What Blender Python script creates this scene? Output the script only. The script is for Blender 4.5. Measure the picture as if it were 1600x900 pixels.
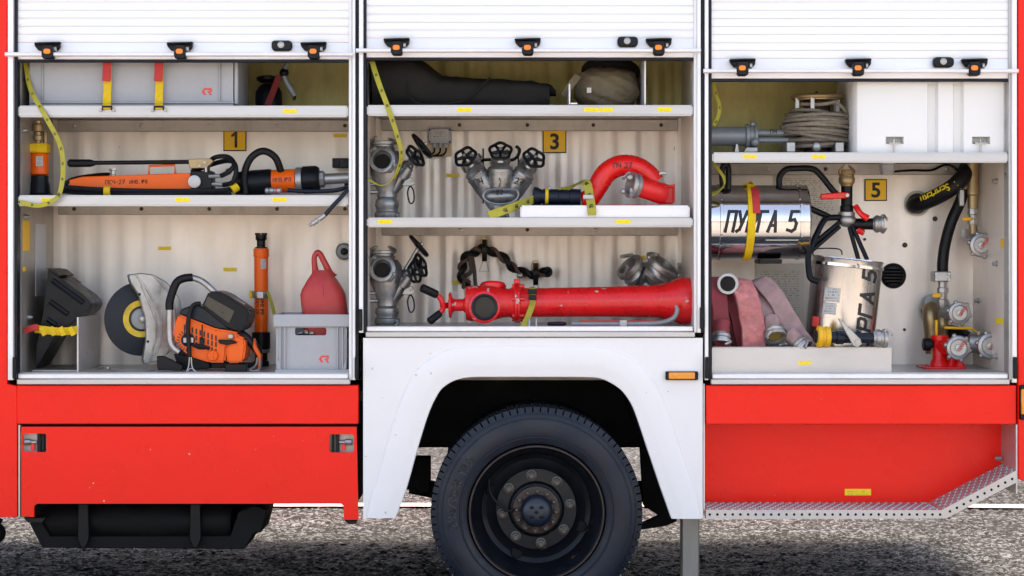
import bpy, bmesh, math, random
from mathutils import Vector, Matrix, noise as mnoise
random.seed(7)
for o in list(bpy.data.objects): bpy.data.objects.remove(o)
scene = bpy.context.scene
C = scene.collection
# ---------------------------------------------------------------- camera, world, sun, exposure
D = 7.5; S0 = 0.0025; ZC = 1.43; HY = 400.0     # camera distance, metres per photo pixel on the truck's side, eye height, horizon row
cam = bpy.data.objects.new('camera', bpy.data.cameras.new('camera')); C.objects.link(cam)
cam.location = (0, -D, ZC); cam.rotation_euler = (math.pi/2, 0, 0)
cam.data.sensor_width = 36; cam.data.lens = 36*D/(1600*S0); cam.data.shift_y = -(450-HY)/1600
cam.data.clip_end = 3000; cam.data.clip_start = 0.1
scene.camera = cam
SUN_EL, SUN_ROT = 58, 14
w = bpy.data.worlds.new('World'); scene.world = w; w.use_nodes = True
nt = w.node_tree; sky = nt.nodes.new('ShaderNodeTexSky'); sky.sky_type = 'NISHITA'; sky.sun_disc = False
sky.sun_elevation = math.radians(SUN_EL); sky.sun_rotation = math.radians(SUN_ROT)
sky.air_density = 0.7; sky.dust_density = 2.5; sky.ozone_density = 0.3
bg = nt.nodes['Background']; bg.inputs['Strength'].default_value = 0.15
nt.links.new(sky.outputs[0], bg.inputs[0])
sl = bpy.data.lights.new('sun', 'SUN'); sl.energy = 1.3; sl.angle = math.radians(24); sl.color = (1, .96, .9)
sun = bpy.data.objects.new('sun', sl); C.objects.link(sun); sun.location = (2, 8, 12)
_e, _r = math.radians(SUN_EL), math.radians(SUN_ROT)
sd = Vector((math.sin(_r)*math.cos(_e), math.cos(_r)*math.cos(_e), math.sin(_e)))
sun.rotation_euler = sd.to_track_quat('Z', 'Y').to_euler()
vs = scene.view_settings; vs.view_transform = 'Standard'; vs.look = 'None'; vs.gamma = 1; vs.exposure = 2.36
vs.use_white_balance = True; vs.white_balance_temperature = 8500; vs.white_balance_tint = 14

# ---------------------------------------------------------------- helpers
def s_at(Y): return S0*(D+Y)/D
def V(px, py, Y=0.0):
    k = s_at(Y); return Vector(((px-800)*k, Y, ZC+(HY-py)*k))
K = 0.0026
class MB:
    def __init__(s): s.v = []; s.f = []
    def add(s, vs_, fs):
        n = len(s.v); s.v += [Vector(p) for p in vs_]; s.f += [tuple(i+n for i in q) for q in fs]; return s
    def addbm(s, bm):
        bm.verts.index_update(); s.add([v.co.copy() for v in bm.verts], [[v.index for v in f.verts] for f in bm.faces]); bm.free(); return s
    def box(s, a, b, bev=0, seg=1):
        x0, x1 = sorted((a[0], b[0])); y0, y1 = sorted((a[1], b[1])); z0, z1 = sorted((a[2], b[2]))
        vv = [(x0,y0,z0),(x1,y0,z0),(x1,y1,z0),(x0,y1,z0),(x0,y0,z1),(x1,y0,z1),(x1,y1,z1),(x0,y1,z1)]
        ff = [(0,3,2,1),(4,5,6,7),(0,1,5,4),(1,2,6,5),(2,3,7,6),(3,0,4,7)]
        return s.poly(vv, ff, bev, seg)
    def poly(s, vv, ff, bev=0, seg=1):
        if not bev: return s.add(vv, ff)
        bm = bmesh.new(); bv = [bm.verts.new(p) for p in vv]
        for q in ff: bm.faces.new([bv[i] for i in q])
        bmesh.ops.recalc_face_normals(bm, faces=bm.faces)
        bmesh.ops.bevel(bm, geom=list(bm.edges), offset=bev, segments=seg, affect='EDGES', clamp_overlap=True)
        return s.addbm(bm)
    def pbox(s, x0, y0, x1, y1, Y0, Y1, bev=0, seg=1):      # photo-pixel rectangle at depth Y0, extruded straight back to Y1
        return s.box(V(x0,y0,Y0), V(x1,y1,Y0)+Vector((0,Y1-Y0,0)), bev, seg)
    def prism(s, pts, Y0, Y1, bev=0, seg=1):               # photo-pixel outline at depth Y0, extruded to Y1
        p = [V(x,y,Y0) for x,y in pts]; n = len(p); off = Vector((0,Y1-Y0,0))
        vv = p+[q+off for q in p]
        ff = [tuple(range(n)), tuple(range(2*n-1,n-1,-1))]+[(i,n+i,n+(i+1)%n,(i+1)%n) for i in range(n)]
        return s.poly(vv, ff, bev, seg)
    def vprism(s, p, off, bev=0):
        p = [Vector(q) for q in p]; n = len(p); off = Vector(off)
        return s.poly(p+[q+off for q in p], [tuple(range(n)), tuple(range(2*n-1,n-1,-1))]+[(i,n+i,n+(i+1)%n,(i+1)%n) for i in range(n)], bev)
    def tube(s, pts, r, seg=10, smooth=True, res=6, closed=False, cap=True, flat=None):
        P = [Vector(p) for p in pts]; R = list(r) if isinstance(r, (list, tuple)) else [r]*len(P)
        if smooth and len(P) > 2:
            Q = []; RR = []; n = len(P); rng = range(n if closed else n-1)
            for i in rng:
                g = (lambda k: P[k % n]) if closed else (lambda k: P[min(max(k,0),n-1)])
                a,b,c,d = g(i-1),g(i),g(i+1),g(i+2)
                for j in range(res):
                    t = j/res
                    Q.append(.5*((2*b)+(c-a)*t+(2*a-5*b+4*c-d)*t*t+(3*b-a-3*c+d)*t**3)); RR.append(R[i]*(1-t)+R[(i+1)%n]*t)
            if not closed: Q.append(P[-1]); RR.append(R[-1])
            P, R = Q, RR
        n = len(P); tn = []
        for i in range(n):
            if closed: t = P[(i+1)%n]-P[i-1]
            else: t = P[min(i+1,n-1)]-P[max(i-1,0)]
            tn.append(t.normalized() if t.length > 1e-9 else Vector((0,0,1)))
        up = Vector((0,0,1)) if abs(tn[0].z) < .9 else Vector((0,1,0))
        if flat is not None: up = Vector(flat)
        u = (up-tn[0]*up.dot(tn[0])).normalized(); base = len(s.v)
        for i in range(n):
            u = (u-tn[i]*u.dot(tn[i])).normalized(); b = tn[i].cross(u)
            for k in range(seg):
                a = 2*math.pi*k/seg; s.v.append(P[i]+(u*math.cos(a)+b*math.sin(a))*R[i])
        for i in range(n if closed else n-1):
            for k in range(seg):
                a = base+i*seg+k; b2 = base+i*seg+(k+1)%seg; j = (i+1)%n
                s.f.append((a, b2, base+j*seg+(k+1)%seg, base+j*seg+k))
        if cap and not closed:
            s.f.append(tuple(base+k for k in range(seg-1,-1,-1))); s.f.append(tuple(base+(n-1)*seg+k for k in range(seg)))
        return s
    def ribbon(s, pts, wdir, w, th=.003, res=6, smooth=True):     # flat strap: centre line, direction of its width, width, thickness
        P = [Vector(p) for p in pts]
        if smooth and len(P) > 2:
            Q = []; n = len(P); g = lambda k: P[min(max(k,0),n-1)]
            for i in range(n-1):
                a,b,c,d = g(i-1),g(i),g(i+1),g(i+2)
                for j in range(res):
                    t = j/res; Q.append(.5*((2*b)+(c-a)*t+(2*a-5*b+4*c-d)*t*t+(3*b-a-3*c+d)*t**3))
            Q.append(P[-1]); P = Q
        n = len(P); base = len(s.v); s.frames = []
        for i in range(n):
            t = (P[min(i+1,n-1)]-P[max(i-1,0)]).normalized()
            wd = wdir[0]+(wdir[1]-wdir[0])*(i/(n-1)) if isinstance(wdir[0], Vector) else Vector(wdir)
            wd = (wd-t*wd.dot(t)).normalized(); nn = t.cross(wd); s.frames.append((P[i].copy(), t, wd, nn))
            h = wd*(w/2); q = nn*(th/2)
            s.v += [P[i]-h*.92+q, P[i]+h*.92+q, P[i]+h, P[i]+h*.92-q, P[i]-h*.92-q, P[i]-h]
        for i in range(n-1):
            for k in range(6):
                a = base+i*6+k; b = base+i*6+(k+1)%6; s.f.append((a, b, b+6, a+6))
        s.f.append(tuple(base+k for k in range(5,-1,-1))); s.f.append(tuple(base+(n-1)*6+k for k in range(6)))
        return s
    def lathe(s, p, d, prof, seg=24, cap0=True, cap1=True):        # profile of (distance along d, radius), metres
        p = Vector(p); d = Vector(d).normalized(); up = Vector((0,0,1)) if abs(d.z) < .9 else Vector((0,1,0))
        u = (up-d*up.dot(d)).normalized(); b = d.cross(u); base = len(s.v); n = len(prof)
        for t, r in prof:
            for k in range(seg):
                a = 2*math.pi*k/seg; s.v.append(p+d*t+(u*math.cos(a)+b*math.sin(a))*r)
        for i in range(n-1):
            for k in range(seg):
                a = base+i*seg+k; b2 = base+i*seg+(k+1)%seg; s.f.append((a, b2, b2+seg, a+seg))
        if cap0: s.f.append(tuple(base+k for k in range(seg-1,-1,-1)))
        if cap1: s.f.append(tuple(base+(n-1)*seg+k for k in range(seg)))
        return s
    def cyl(s, a, b, r0, r1=None, seg=16):
        a = Vector(a); b = Vector(b); L = (b-a).length; r1 = r0 if r1 is None else r1; e = min(r0, r1, L)*.12
        return s.lathe(a, b-a, [(0,r0-e),(e,r0),(L-e,r1),(L,r1-e)], seg)
    def ball(s, c, r, seg=12, sq=(1,1,1)):
        bm = bmesh.new(); bmesh.ops.create_uvsphere(bm, u_segments=seg, v_segments=max(6,seg//2), radius=1)
        for v in bm.verts: v.co = Vector(c)+Vector((v.co.x*r*sq[0], v.co.y*r*sq[1], v.co.z*r*sq[2]))
        return s.addbm(bm)
    def torus(s, c, ax, R, r, seg=32, ms=8, lobes=0, amp=0):
        ax = Vector(ax).normalized(); up = Vector((0,0,1)) if abs(ax.z) < .9 else Vector((0,1,0))
        u = (up-ax*up.dot(ax)).normalized(); b = ax.cross(u); c = Vector(c)
        pts = [c+(u*math.cos(a)+b*math.sin(a))*R*(1+amp*math.cos(lobes*a)) for a in [2*math.pi*k/seg for k in range(seg)]]
        return s.tube(pts, r, ms, smooth=False, closed=True)
WO = {}
def O(name, mb, mat, parent=None, loc=None, smooth=40):
    me = mb if isinstance(mb, bpy.types.Mesh) else None
    org = WO[parent.name] if parent else Vector((0,0,0))
    if me is None:
        me = bpy.data.meshes.new(name); off = org+(Vector(loc) if loc is not None else Vector((0,0,0)))
        me.from_pydata([tuple(p-off) for p in mb.v], [], mb.f)
        bm = bmesh.new(); bm.from_mesh(me); bmesh.ops.recalc_face_normals(bm, faces=bm.faces); bm.to_mesh(me); bm.free()
        me.materials.append(mat)
        if smooth: me.shade_smooth(); me.set_sharp_from_angle(angle=math.radians(smooth))
    o = bpy.data.objects.new(name, me); C.objects.link(o)
    if parent: o.parent = parent
    if loc is not None: o.location = loc
    WO[o.name] = org+(Vector(loc) if loc is not None else Vector((0,0,0)))
    return o
def thing(name, label, cat, base, group=None):
    o = bpy.data.objects.new(name, None); C.objects.link(o); o.location = base; o.empty_display_size = .05
    o['label'] = label; o['category'] = cat
    if group: o['group'] = group
    WO[o.name] = Vector(base); return o
def tag(o, label, cat, group=None):
    o['label'] = label; o['category'] = cat
    if group: o['group'] = group
    return o
# handwriting / block letters from strokes
GL = {'П':[[(0,0),(0,1),(.6,1),(.6,0)]], '4':[[(.05,1),(0,.45),(.6,.45)],[(.55,1),(.5,0)]], '2':[[(0,.8),(.15,1),(.45,1),(.58,.8),(.5,.55),(0,0),(.6,0)]],
 '7':[[(0,1),(.6,1),(.25,0)],[(.12,.5),(.5,.5)]], 'С':[[(.6,.9),(.3,1),(0,.7),(0,.3),(.3,0),(.6,.1)]], 'Ч':[[(0,1),(.02,.55),(.55,.5)],[(.6,1),(.55,0)]],
 '-':[[(.1,.5),(.5,.5)]], '.':[[(.1,0),(.2,.06)]], 'И':[[(0,1),(0,0),(.6,1),(.6,0)]], 'Н':[[(0,0),(0,1)],[(.6,0),(.6,1)],[(0,.5),(.6,.5)]],
 'В':[[(0,0),(0,1),(.45,1),(.5,.75),(.35,.53),(0,.53)],[(.35,.53),(.6,.3),(.45,0),(0,0)]], '№':[[(0,0),(.05,1),(.35,0),(.4,1)],[(.5,.9),(.7,.9),(.7,.6),(.5,.6),(.5,.9)]],
 '8':[[(.3,.52),(.05,.7),(.15,.97),(.45,.97),(.55,.7),(.3,.52),(0,.27),(.12,.02),(.5,.02),(.6,.27),(.3,.52)]], 'У':[[(0,1),(.3,.42)],[(.6,1),(.25,.1),(.05,0)]],
 'Р':[[(0,0),(0,1),(.5,1),(.6,.85),(.6,.6),(.5,.45),(0,.45)]], 'Г':[[(0,0),(0,1),(.55,1)]], 'А':[[(0,0),(.3,1),(.6,0)],[(.1,.3),(.5,.3)]],
 '5':[[(.58,1),(.08,1),(.04,.55),(.4,.6),(.58,.4),(.55,.12),(.35,0),(0,.08)]], '1':[[(.1,.8),(.35,1),(.35,0)]], '9':[[(.55,.55),(.2,.5),(0,.7),(.15,1),(.45,1),(.58,.75),(.5,.3),(.2,0)]],
 'S':[[(.6,.88),(.3,1),(.02,.8),(.15,.55),(.5,.45),(.6,.2),(.3,0),(0,.12)]], 'E':[[(.58,1),(0,1),(0,0),(.58,0)],[(0,.5),(.45,.5)]], 'M':[[(0,0),(0,1),(.35,.4),(.7,1),(.7,0)]],
 'P':[[(0,0),(0,1),(.5,1),(.6,.75),(.5,.5),(0,.5)]], 'R':[[(0,0),(0,1),(.5,1),(.6,.75),(.5,.5),(0,.5)],[(.25,.5),(.6,0)]], 'I':[[(.1,0),(.1,1)]], 'T':[[(0,1),(.6,1)],[(.3,1),(.3,0)]],
 '0':[[(.3,0),(.05,.2),(.05,.8),(.3,1),(.55,.8),(.55,.2),(.3,0)]], '/':[[(0,0),(.45,1)]], ' ':[], '3':[[(0,1),(.58,1),(.25,.6),(.5,.5),(.6,.25),(.4,0),(0,.1)]]}
GW = {'.':.35, 'I':.35, ' ':.5, 'M':1.05, '-':.75, '№':1.0, '1':.7, '/':.7}
def letters(mb, text, f, h, wd, slant=0, cond=1.0, n=1):
    """f(u,v) maps metres along / across the line to a point on the surface; h letter height; wd stroke width"""
    x = 0
    for ch in text:
        for st in GL[ch]:
            for a, b in zip(st, st[1:]):
                a = Vector(((a[0]*cond+slant*a[1])*h+x, a[1]*h)); b = Vector(((b[0]*cond+slant*b[1])*h+x, b[1]*h)); d = (b-a)
                if d.length < 1e-6: continue
                d.normalize(); e = d*(wd*.42); a2 = a-e; b2 = b+e; q = Vector((-d.y, d.x))*(wd/2)
                m = max(n, int((b2-a2).length/.012)) if n > 1 else 1
                for i in range(m):
                    p0 = a2+(b2-a2)*(i/m); p1 = a2+(b2-a2)*((i+1)/m)
                    mb.add([f(*(p0-q)), f(*(p1-q)), f(*(p1+q)), f(*(p0+q))], [(0,1,2,3)])
        x += h*cond*GW.get(ch, .85)
    return x
def ontocyl(c, axis, up, R, off=.0008):
    """surface of a cylinder: u runs along axis, v wraps round it, v=0 faces -Y-ish direction 'up x axis'"""
    c = Vector(c); ax = Vector(axis).normalized(); up = (Vector(up)-ax*Vector(up).dot(ax)).normalized(); out = ax.cross(up)
    if out.y > 0: out = -out
    return lambda u, v: c+ax*u+(out*math.cos(v/R)+up*math.sin(v/R))*(R+off)
# materials
def mat(name, col, rough=.5, metal=0.0, var=.12, scale=14, dirt=0.0, dcol=(.12,.1,.08), dscale=5, bump=0.0, bscale=150, chips=0, ccol=(.5,.5,.48), cscale=40, stretch=None, coat=0, rvar=.12, spec=.5):
    m = bpy.data.materials.new(name); m.use_nodes = True; t = m.node_tree; N = t.nodes; L = t.links; b = N['Principled BSDF']
    b.inputs['Metallic'].default_value = metal; b.inputs['Roughness'].default_value = rough; b.inputs['Coat Weight'].default_value = coat; b.inputs['Coat Roughness'].default_value = .08
    b.inputs['Specular IOR Level'].default_value = spec
    tc = N.new('ShaderNodeTexCoord'); src = tc.outputs['Object']
    if stretch:
        mp = N.new('ShaderNodeMapping'); mp.inputs['Scale'].default_value = stretch; L.new(src, mp.inputs[0]); src = mp.outputs[0]
    def nz(sc, det=4, ro=.6):
        n = N.new('ShaderNodeTexNoise'); n.inputs['Scale'].default_value = sc; n.inputs['Detail'].default_value = det; n.inputs['Roughness'].default_value = ro; L.new(src, n.inputs['Vector']); return n.outputs['Fac']
    def rng(x, a, b_, c, d):
        r = N.new('ShaderNodeMapRange'); L.new(x, r.inputs[0])
        for i, q in enumerate((a,b_,c,d)): r.inputs[i+1].default_value = q
        return r.outputs[0]
    def mix(f, A, B, kind='MIX'):
        x = N.new('ShaderNodeMix'); x.data_type = 'RGBA'; x.blend_type = kind
        for s_, i in ((f,0),(A,6),(B,7)):
            if hasattr(s_, 'links'): L.new(s_, x.inputs[i])
            elif i == 0: x.inputs[0].default_value = s_
            else: x.inputs[i].default_value = (*s_, 1)
        return x.outputs[2]
    n1 = nz(scale); k = rng(n1, .3, .7, 1-var, 1+var)
    cb = N.new('ShaderNodeCombineColor'); 
    for i in range(3): L.new(k, cb.inputs[i])
    c = mix(1.0, col, cb.outputs[0], 'MULTIPLY')
    if dirt: c = mix(rng(nz(dscale, 6, .7), .48, .72, 0, dirt), c, dcol)
    rr = rng(n1, .3, .7, rough-rvar, rough+rvar)
    if chips:
        ch = rng(nz(cscale, 2, .5), chips, chips+.02, 0, 1); c = mix(ch, c, ccol)
    L.new(c, b.inputs['Base Color']); L.new(rr, b.inputs['Roughness'])
    if bump:
        bp = N.new('ShaderNodeBump'); bp.inputs['Strength'].default_value = bump; bp.inputs['Distance'].default_value = .003; L.new(nz(bscale, 3), bp.inputs['Height']); L.new(bp.outputs[0], b.inputs['Normal'])
    return m
RED = mat('red_paint', (.96,.020,.011), .3, 0, .03, 5, chips=.765, ccol=(.62,.5,.45), cscale=60, rvar=.08, bump=.05, bscale=3, spec=.2)
WHITE = mat('white_paint', (.78,.77,.76), .38, 0, .03, 5, dirt=.16, dcol=(.52,.48,.43), dscale=5, rvar=.06, chips=.745, ccol=(.42,.39,.36), cscale=36)
RAIL = mat('rail_aluminium', (.74,.74,.74), .42, .35, .05, 9, dirt=.25, dcol=(.4,.37,.33), stretch=(1,1,.2))
SLAT = mat('slat_aluminium', (.76,.76,.77), .4, .3, .04, 5, dirt=.15, dcol=(.55,.53,.5), stretch=(.15,1,1.6), bump=.03, bscale=60)
LIP = mat('shelf_aluminium', (.50,.485,.475), .38, .6, .12, 10, dirt=.45, dcol=(.28,.25,.22), stretch=(.25,1,2), bump=.05, bscale=60)
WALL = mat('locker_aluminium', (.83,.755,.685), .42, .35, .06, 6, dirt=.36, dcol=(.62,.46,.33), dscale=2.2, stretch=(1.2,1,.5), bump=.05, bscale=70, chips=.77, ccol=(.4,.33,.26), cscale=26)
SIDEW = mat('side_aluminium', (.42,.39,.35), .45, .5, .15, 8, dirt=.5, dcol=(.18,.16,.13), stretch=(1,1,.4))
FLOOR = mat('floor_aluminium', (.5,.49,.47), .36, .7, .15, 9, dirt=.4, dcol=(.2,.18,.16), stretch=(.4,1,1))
UPPER = mat('upper_wall_yellow_reflection', (.62,.53,.20), .5, .2, .2, 6, dirt=.4, dcol=(.3,.22,.08), stretch=(1.5,1,.6))  # yellow reflected light painted into the colour of the upper back walls
DARK = mat('black_underbody', (.004,.004,.0045), .7, 0, .4, 10, dirt=.3, dcol=(.012,.011,.01), bump=.1, bscale=40, spec=.2)
SEAL = mat('navy_rubber_seal', (.006,.008,.014), .5, 0, .2, 20, spec=.3)
PLAST = mat('black_plastic', (.0035,.0045,.0065), .38, 0, .2, 25, dirt=.15, dcol=(.014,.013,.012), spec=.22)
RUB = mat('black_rubber', (.0035,.004,.0052), .48, 0, .25, 20, dirt=.2, dcol=(.014,.013,.012), bump=.05, spec=.25)
TYRE = mat('tyre_rubber', (.004,.0085,.018), .5, 0, .25, 12, dirt=.35, dcol=(.011,.020,.034), dscale=7, spec=.4, bump=.12, bscale=120)
RIM = mat('black_rim_paint', (.003,.0048,.0085), .42, 0, .3, 10, dirt=.5, dcol=(.012,.011,.010), dscale=9, chips=.70, ccol=(.075,.055,.035), cscale=14, spec=.3)
NUT = mat('dirty_wheel_nut', (.10,.09,.08), .45, .6, .3, 40, dirt=.5, dcol=(.03,.025,.02))
RUST = mat('rusty_steel', (.055,.034,.025), .55, .3, .4, 30, dirt=.5, dcol=(.05,.035,.03), bump=.2)
STEEL = mat('worn_steel', (.42,.41,.39), .38, .85, .15, 20, dirt=.4, dcol=(.12,.1,.08))
ORANGE = mat('orange_paint', (.88,.115,.004), .38, 0, .08, 10, dirt=.25, dcol=(.5,.08,.01), spec=.35, chips=.74, ccol=(.2,.15,.1))
BUTTON = mat('orange_button', (.85,.22,.02), .4)
YEL = mat('yellow_webbing', (.72,.46,.008), .75, 0, .15, 40, dirt=.45, dcol=(.3,.2,.03), bump=.2, bscale=600)
LIME = mat('lime_webbing', (.37,.33,.035), .75, 0, .15, 40, dirt=.45, dcol=(.26,.24,.05), bump=.2, bscale=600)
REDW = mat('red_webbing', (.5,.03,.03), .7, 0, .15, 40, dirt=.3, dcol=(.25,.02,.02), bump=.2, bscale=600)
INK = mat('black_ink', (.012,.012,.014), .6, 0, .1)
YINK = mat('yellow_ink', (.7,.55,.03), .6, 0, .1)
CRATE = mat('grey_plastic', (.35,.36,.375), .45, 0, .06, 8, dirt=.3, dcol=(.28,.26,.25), bump=.03)
LOGO = mat('red_print', (.72,.06,.045), .5)
REDP = mat('red_can_plastic', (.46,.028,.028), .5, 0, .15, 14, dirt=.5, dcol=(.26,.08,.07), dscale=14, chips=.66, ccol=(.24,.15,.13), cscale=16, bump=.08)
REDC = mat('red_enamel', (.74,.010,.012), .3, 0, .12, 14,  dirt=.25, dcol=(.3,.02,.02), chips=.69, ccol=(.45,.4,.37), cscale=24, bump=.06, bscale=60)
REDS = mat('smooth_red_paint', (.78,.010,.009), .28, 0, .06, 10)
CAST = mat('cast_aluminium', (.30,.30,.295), .36, .8, .25, 25, dirt=.6, dcol=(.06,.062,.066), dscale=10, bump=.15, bscale=180)
CASTL = mat('bright_cast_aluminium', (.40,.395,.385), .4, .8, .2, 25, dirt=.55, dcol=(.22,.2,.17), dscale=14, bump=.1, bscale=180)
BRASS = mat('weathered_brass', (.36,.26,.14), .4, .75, .2, 22, dirt=.5, dcol=(.16,.12,.07))
CHROME = mat('polished_steel', (.66,.655,.65), .07, 1, .05, 8, rvar=.03, dirt=.2, dcol=(.45,.42,.38), bump=.02, bscale=9)
NAVY = mat('navy_plastic', (.004,.008,.017), .35, 0, .2, 20, spec=.3)
CANVAS = mat('khaki_canvas', (.16,.125,.075), .85, 0, .25, 12, dirt=.6, dcol=(.12,.09,.05), dscale=7, bump=.4, bscale=90)
BAG = mat('black_canvas', (.017,.0155,.0135), .8, 0, .3, 10, dirt=.3, dcol=(.022,.02,.017), spec=.2, bump=.3, bscale=90)
ROPE = mat('grey_rope', (.20,.165,.125), .85, 0, .25, 60, dirt=.5, dcol=(.14,.11,.08), bump=.6, bscale=350)
TANK = mat('white_tank_plastic', (.74,.74,.72), .42, 0, .03, 5, dirt=.15, dcol=(.6,.57,.5))
PAPER = mat('paper', (.60,.57,.51), .8, 0, .06, 10, dirt=.3, dcol=(.45,.4,.32))
HPINK = mat('pink_hose', (.52,.17,.165), .8, 0, .3, 40, dirt=.8, dcol=(.32,.16,.15), dscale=12, bump=.4, bscale=300)
HMAR = mat('maroon_hose', (.24,.035,.045), .8, 0, .2, 25, dirt=.4, dcol=(.12,.03,.03), bump=.4, bscale=300)
HGREY = mat('grey_pink_hose', (.32,.20,.195), .8, 0, .2, 25, dirt=.6, dcol=(.2,.16,.15), dscale=10, bump=.4, bscale=300)
GREYP = mat('grey_paint', (.22,.235,.24), .4, .2, .12, 12, dirt=.4, dcol=(.16,.16,.15))
SIGNY = mat('sign_yellow', (.95,.52,.006), .5, 0, .06, 10, dirt=.2, dcol=(.5,.28,.03))
AMBER = mat('amber_lens', (.85,.27,.01), .2, 0, .06, 30, coat=.5)
YLEV = mat('yellow_lever_paint', (.75,.40,.015), .45, 0, .1)
POSTG = mat('galvanised_post', (.34,.33,.31), .55, .5, .15, 14, dirt=.4, dcol=(.18,.16,.14), stretch=(1,1,.2))
def sticker_mat(name, base, ink, lines, cols):
    m = bpy.data.materials.new(name); m.use_nodes = True; t = m.node_tree; N = t.nodes; L = t.links; b = N['Principled BSDF']; b.inputs['Roughness'].default_value = .55
    tc = N.new('ShaderNodeTexCoord'); sp = N.new('ShaderNodeSeparateXYZ'); L.new(tc.outputs['Generated'], sp.inputs[0])
    def mth(op, a, b_=None):
        x = N.new('ShaderNodeMath'); x.operation = op
        for i, q in enumerate((a, b_)):
            if q is None: continue
            if hasattr(q, 'links'): L.new(q, x.inputs[i])
            else: x.inputs[i].default_value = q
        return x.outputs[0]
    zz = mth('MULTIPLY', sp.outputs['Z'], lines); row = mth('GREATER_THAN', mth('ABSOLUTE', mth('SUBTRACT', mth('FRACT', zz), .5)), .2); row = mth('SUBTRACT', 1.0, row)
    nx = N.new('ShaderNodeTexNoise'); nx.noise_dimensions = '2D'; cv = N.new('ShaderNodeCombineXYZ'); L.new(mth('MULTIPLY', sp.outputs['X'], cols), cv.inputs[0]); L.new(mth('MULTIPLY', mth('FLOOR', zz), 7.31), cv.inputs[1]); L.new(cv.outputs[0], nx.inputs['Vector']); nx.inputs['Scale'].default_value = 1; nx.inputs['Detail'].default_value = 0
    on = mth('GREATER_THAN', nx.outputs['Fac'], .5); mx = mth('LESS_THAN', mth('ABSOLUTE', mth('SUBTRACT', sp.outputs['X'], .5)), .4); mz = mth('LESS_THAN', mth('ABSOLUTE', mth('SUBTRACT', sp.outputs['Z'], .5)), .4)
    f = mth('MULTIPLY', mth('MULTIPLY', row, on), mth('MULTIPLY', mx, mz))
    x = N.new('ShaderNodeMix'); x.data_type = 'RGBA'; L.new(f, x.inputs[0]); x.inputs[6].default_value = (*base,1); x.inputs[7].default_value = (*ink,1); L.new(x.outputs[2], b.inputs['Base Color'])
    return m
STICK = sticker_mat('yellow_sticker', (.92,.66,.015), (.5,.36,.02), 2.5, 22)
SHEET = sticker_mat('printed_sheet', (.74,.69,.60), (.36,.34,.31), 26, 30)
BLUESHEET = sticker_mat('printed_notice', (.55,.57,.62), (.3,.31,.35), 22, 14)
PLATE = sticker_mat('printed_plate', (.45,.45,.43), (.15,.15,.15), 5, 12)
from mathutils.geometry import tessellate_polygon
def plate(mb, loops, off, world=False, Y0=0):
    """flat sheet with holes: first loop is the outline (photo pixels at depth Y0, or world points), thickness vector off"""
    off = Vector(off); L = [[(Vector(p) if world else V(p[0], p[1], Y0)) for p in lp] for lp in loops]
    flat = [p for lp in L for p in lp]; n = len(flat); tri = tessellate_polygon(L)
    ff = [tuple(t) for t in tri]+[tuple(i+n for i in reversed(t)) for t in tri]; k = 0
    for lp in L:
        m = len(lp); ff += [(k+i, k+(i+1)%m, n+k+(i+1)%m, n+k+i) for i in range(m)]; k += m
    return mb.add(flat+[p+off for p in flat], ff)
def rrect(x0, y0, x1, y1, r, n=4):
    out = []
    for cx, cy, a0 in ((x1-r,y0+r,-90),(x1-r,y1-r,0),(x0+r,y1-r,90),(x0+r,y0+r,180)):
        for i in range(n+1):
            a = math.radians(a0+90*i/n); out.append((cx+r*math.cos(a), cy+r*math.sin(a)))
    return out
def circ(cx, cy, r, n=16): return [(cx+r*math.cos(2*math.pi*i/n), cy+r*math.sin(2*math.pi*i/n)) for i in range(n)]
# ---------------------------------------------------------------- ground
def ground_mat():
    m = bpy.data.materials.new('asphalt'); m.use_nodes = True; t = m.node_tree; N = t.nodes; L = t.links; b = N['Principled BSDF']
    tc = N.new('ShaderNodeTexCoord')
    vo = N.new('ShaderNodeTexVoronoi'); vo.inputs['Scale'].default_value = 62; L.new(tc.outputs['Object'], vo.inputs['Vector'])
    sc = N.new('ShaderNodeSeparateColor'); L.new(vo.outputs['Color'], sc.inputs[0])
    cr = N.new('ShaderNodeValToRGB'); L.new(sc.outputs[0], cr.inputs[0]); e = cr.color_ramp.elements
    e[0].position = 0; e[0].color = (.004,.0045,.005,1); e[1].position = 1; e[1].color = (.15,.17,.19,1)
    e2 = e.new(.55); e2.color = (.015,.017,.019,1)
    nz = N.new('ShaderNodeTexNoise'); nz.inputs['Scale'].default_value = .9; nz.inputs['Detail'].default_value = 5; L.new(tc.outputs['Object'], nz.inputs['Vector'])
    mr = N.new('ShaderNodeMapRange'); L.new(nz.outputs['Fac'], mr.inputs[0]); mr.inputs[1].default_value = .35; mr.inputs[2].default_value = .68; mr.inputs[3].default_value = .65; mr.inputs[4].default_value = 1.35
    mx = N.new('ShaderNodeVectorMath'); mx.operation = 'SCALE'; L.new(cr.outputs[0], mx.inputs[0]); L.new(mr.outputs[0], mx.inputs['Scale'])
    L.new(mx.outputs[0], b.inputs['Base Color']); b.inputs['Roughness'].default_value = .85; b.inputs['Specular IOR Level'].default_value = .12
    n2 = N.new('ShaderNodeTexNoise'); n2.inputs['Scale'].default_value = 45; n2.inputs['Detail'].default_value = 5; L.new(tc.outputs['Object'], n2.inputs['Vector'])
    ad = N.new('ShaderNodeMath'); L.new(vo.outputs['Distance'], ad.inputs[0]); ad.operation = 'MULTIPLY_ADD'; ad.inputs[1].default_value = -.8; L.new(n2.outputs['Fac'], ad.inputs[2])
    bp = N.new('ShaderNodeBump'); bp.inputs['Strength'].default_value = 1; bp.inputs['Distance'].default_value = .004; L.new(ad.outputs[0], bp.inputs['Height']); L.new(bp.outputs[0], b.inputs['Normal'])
    return m
import numpy as np
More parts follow.
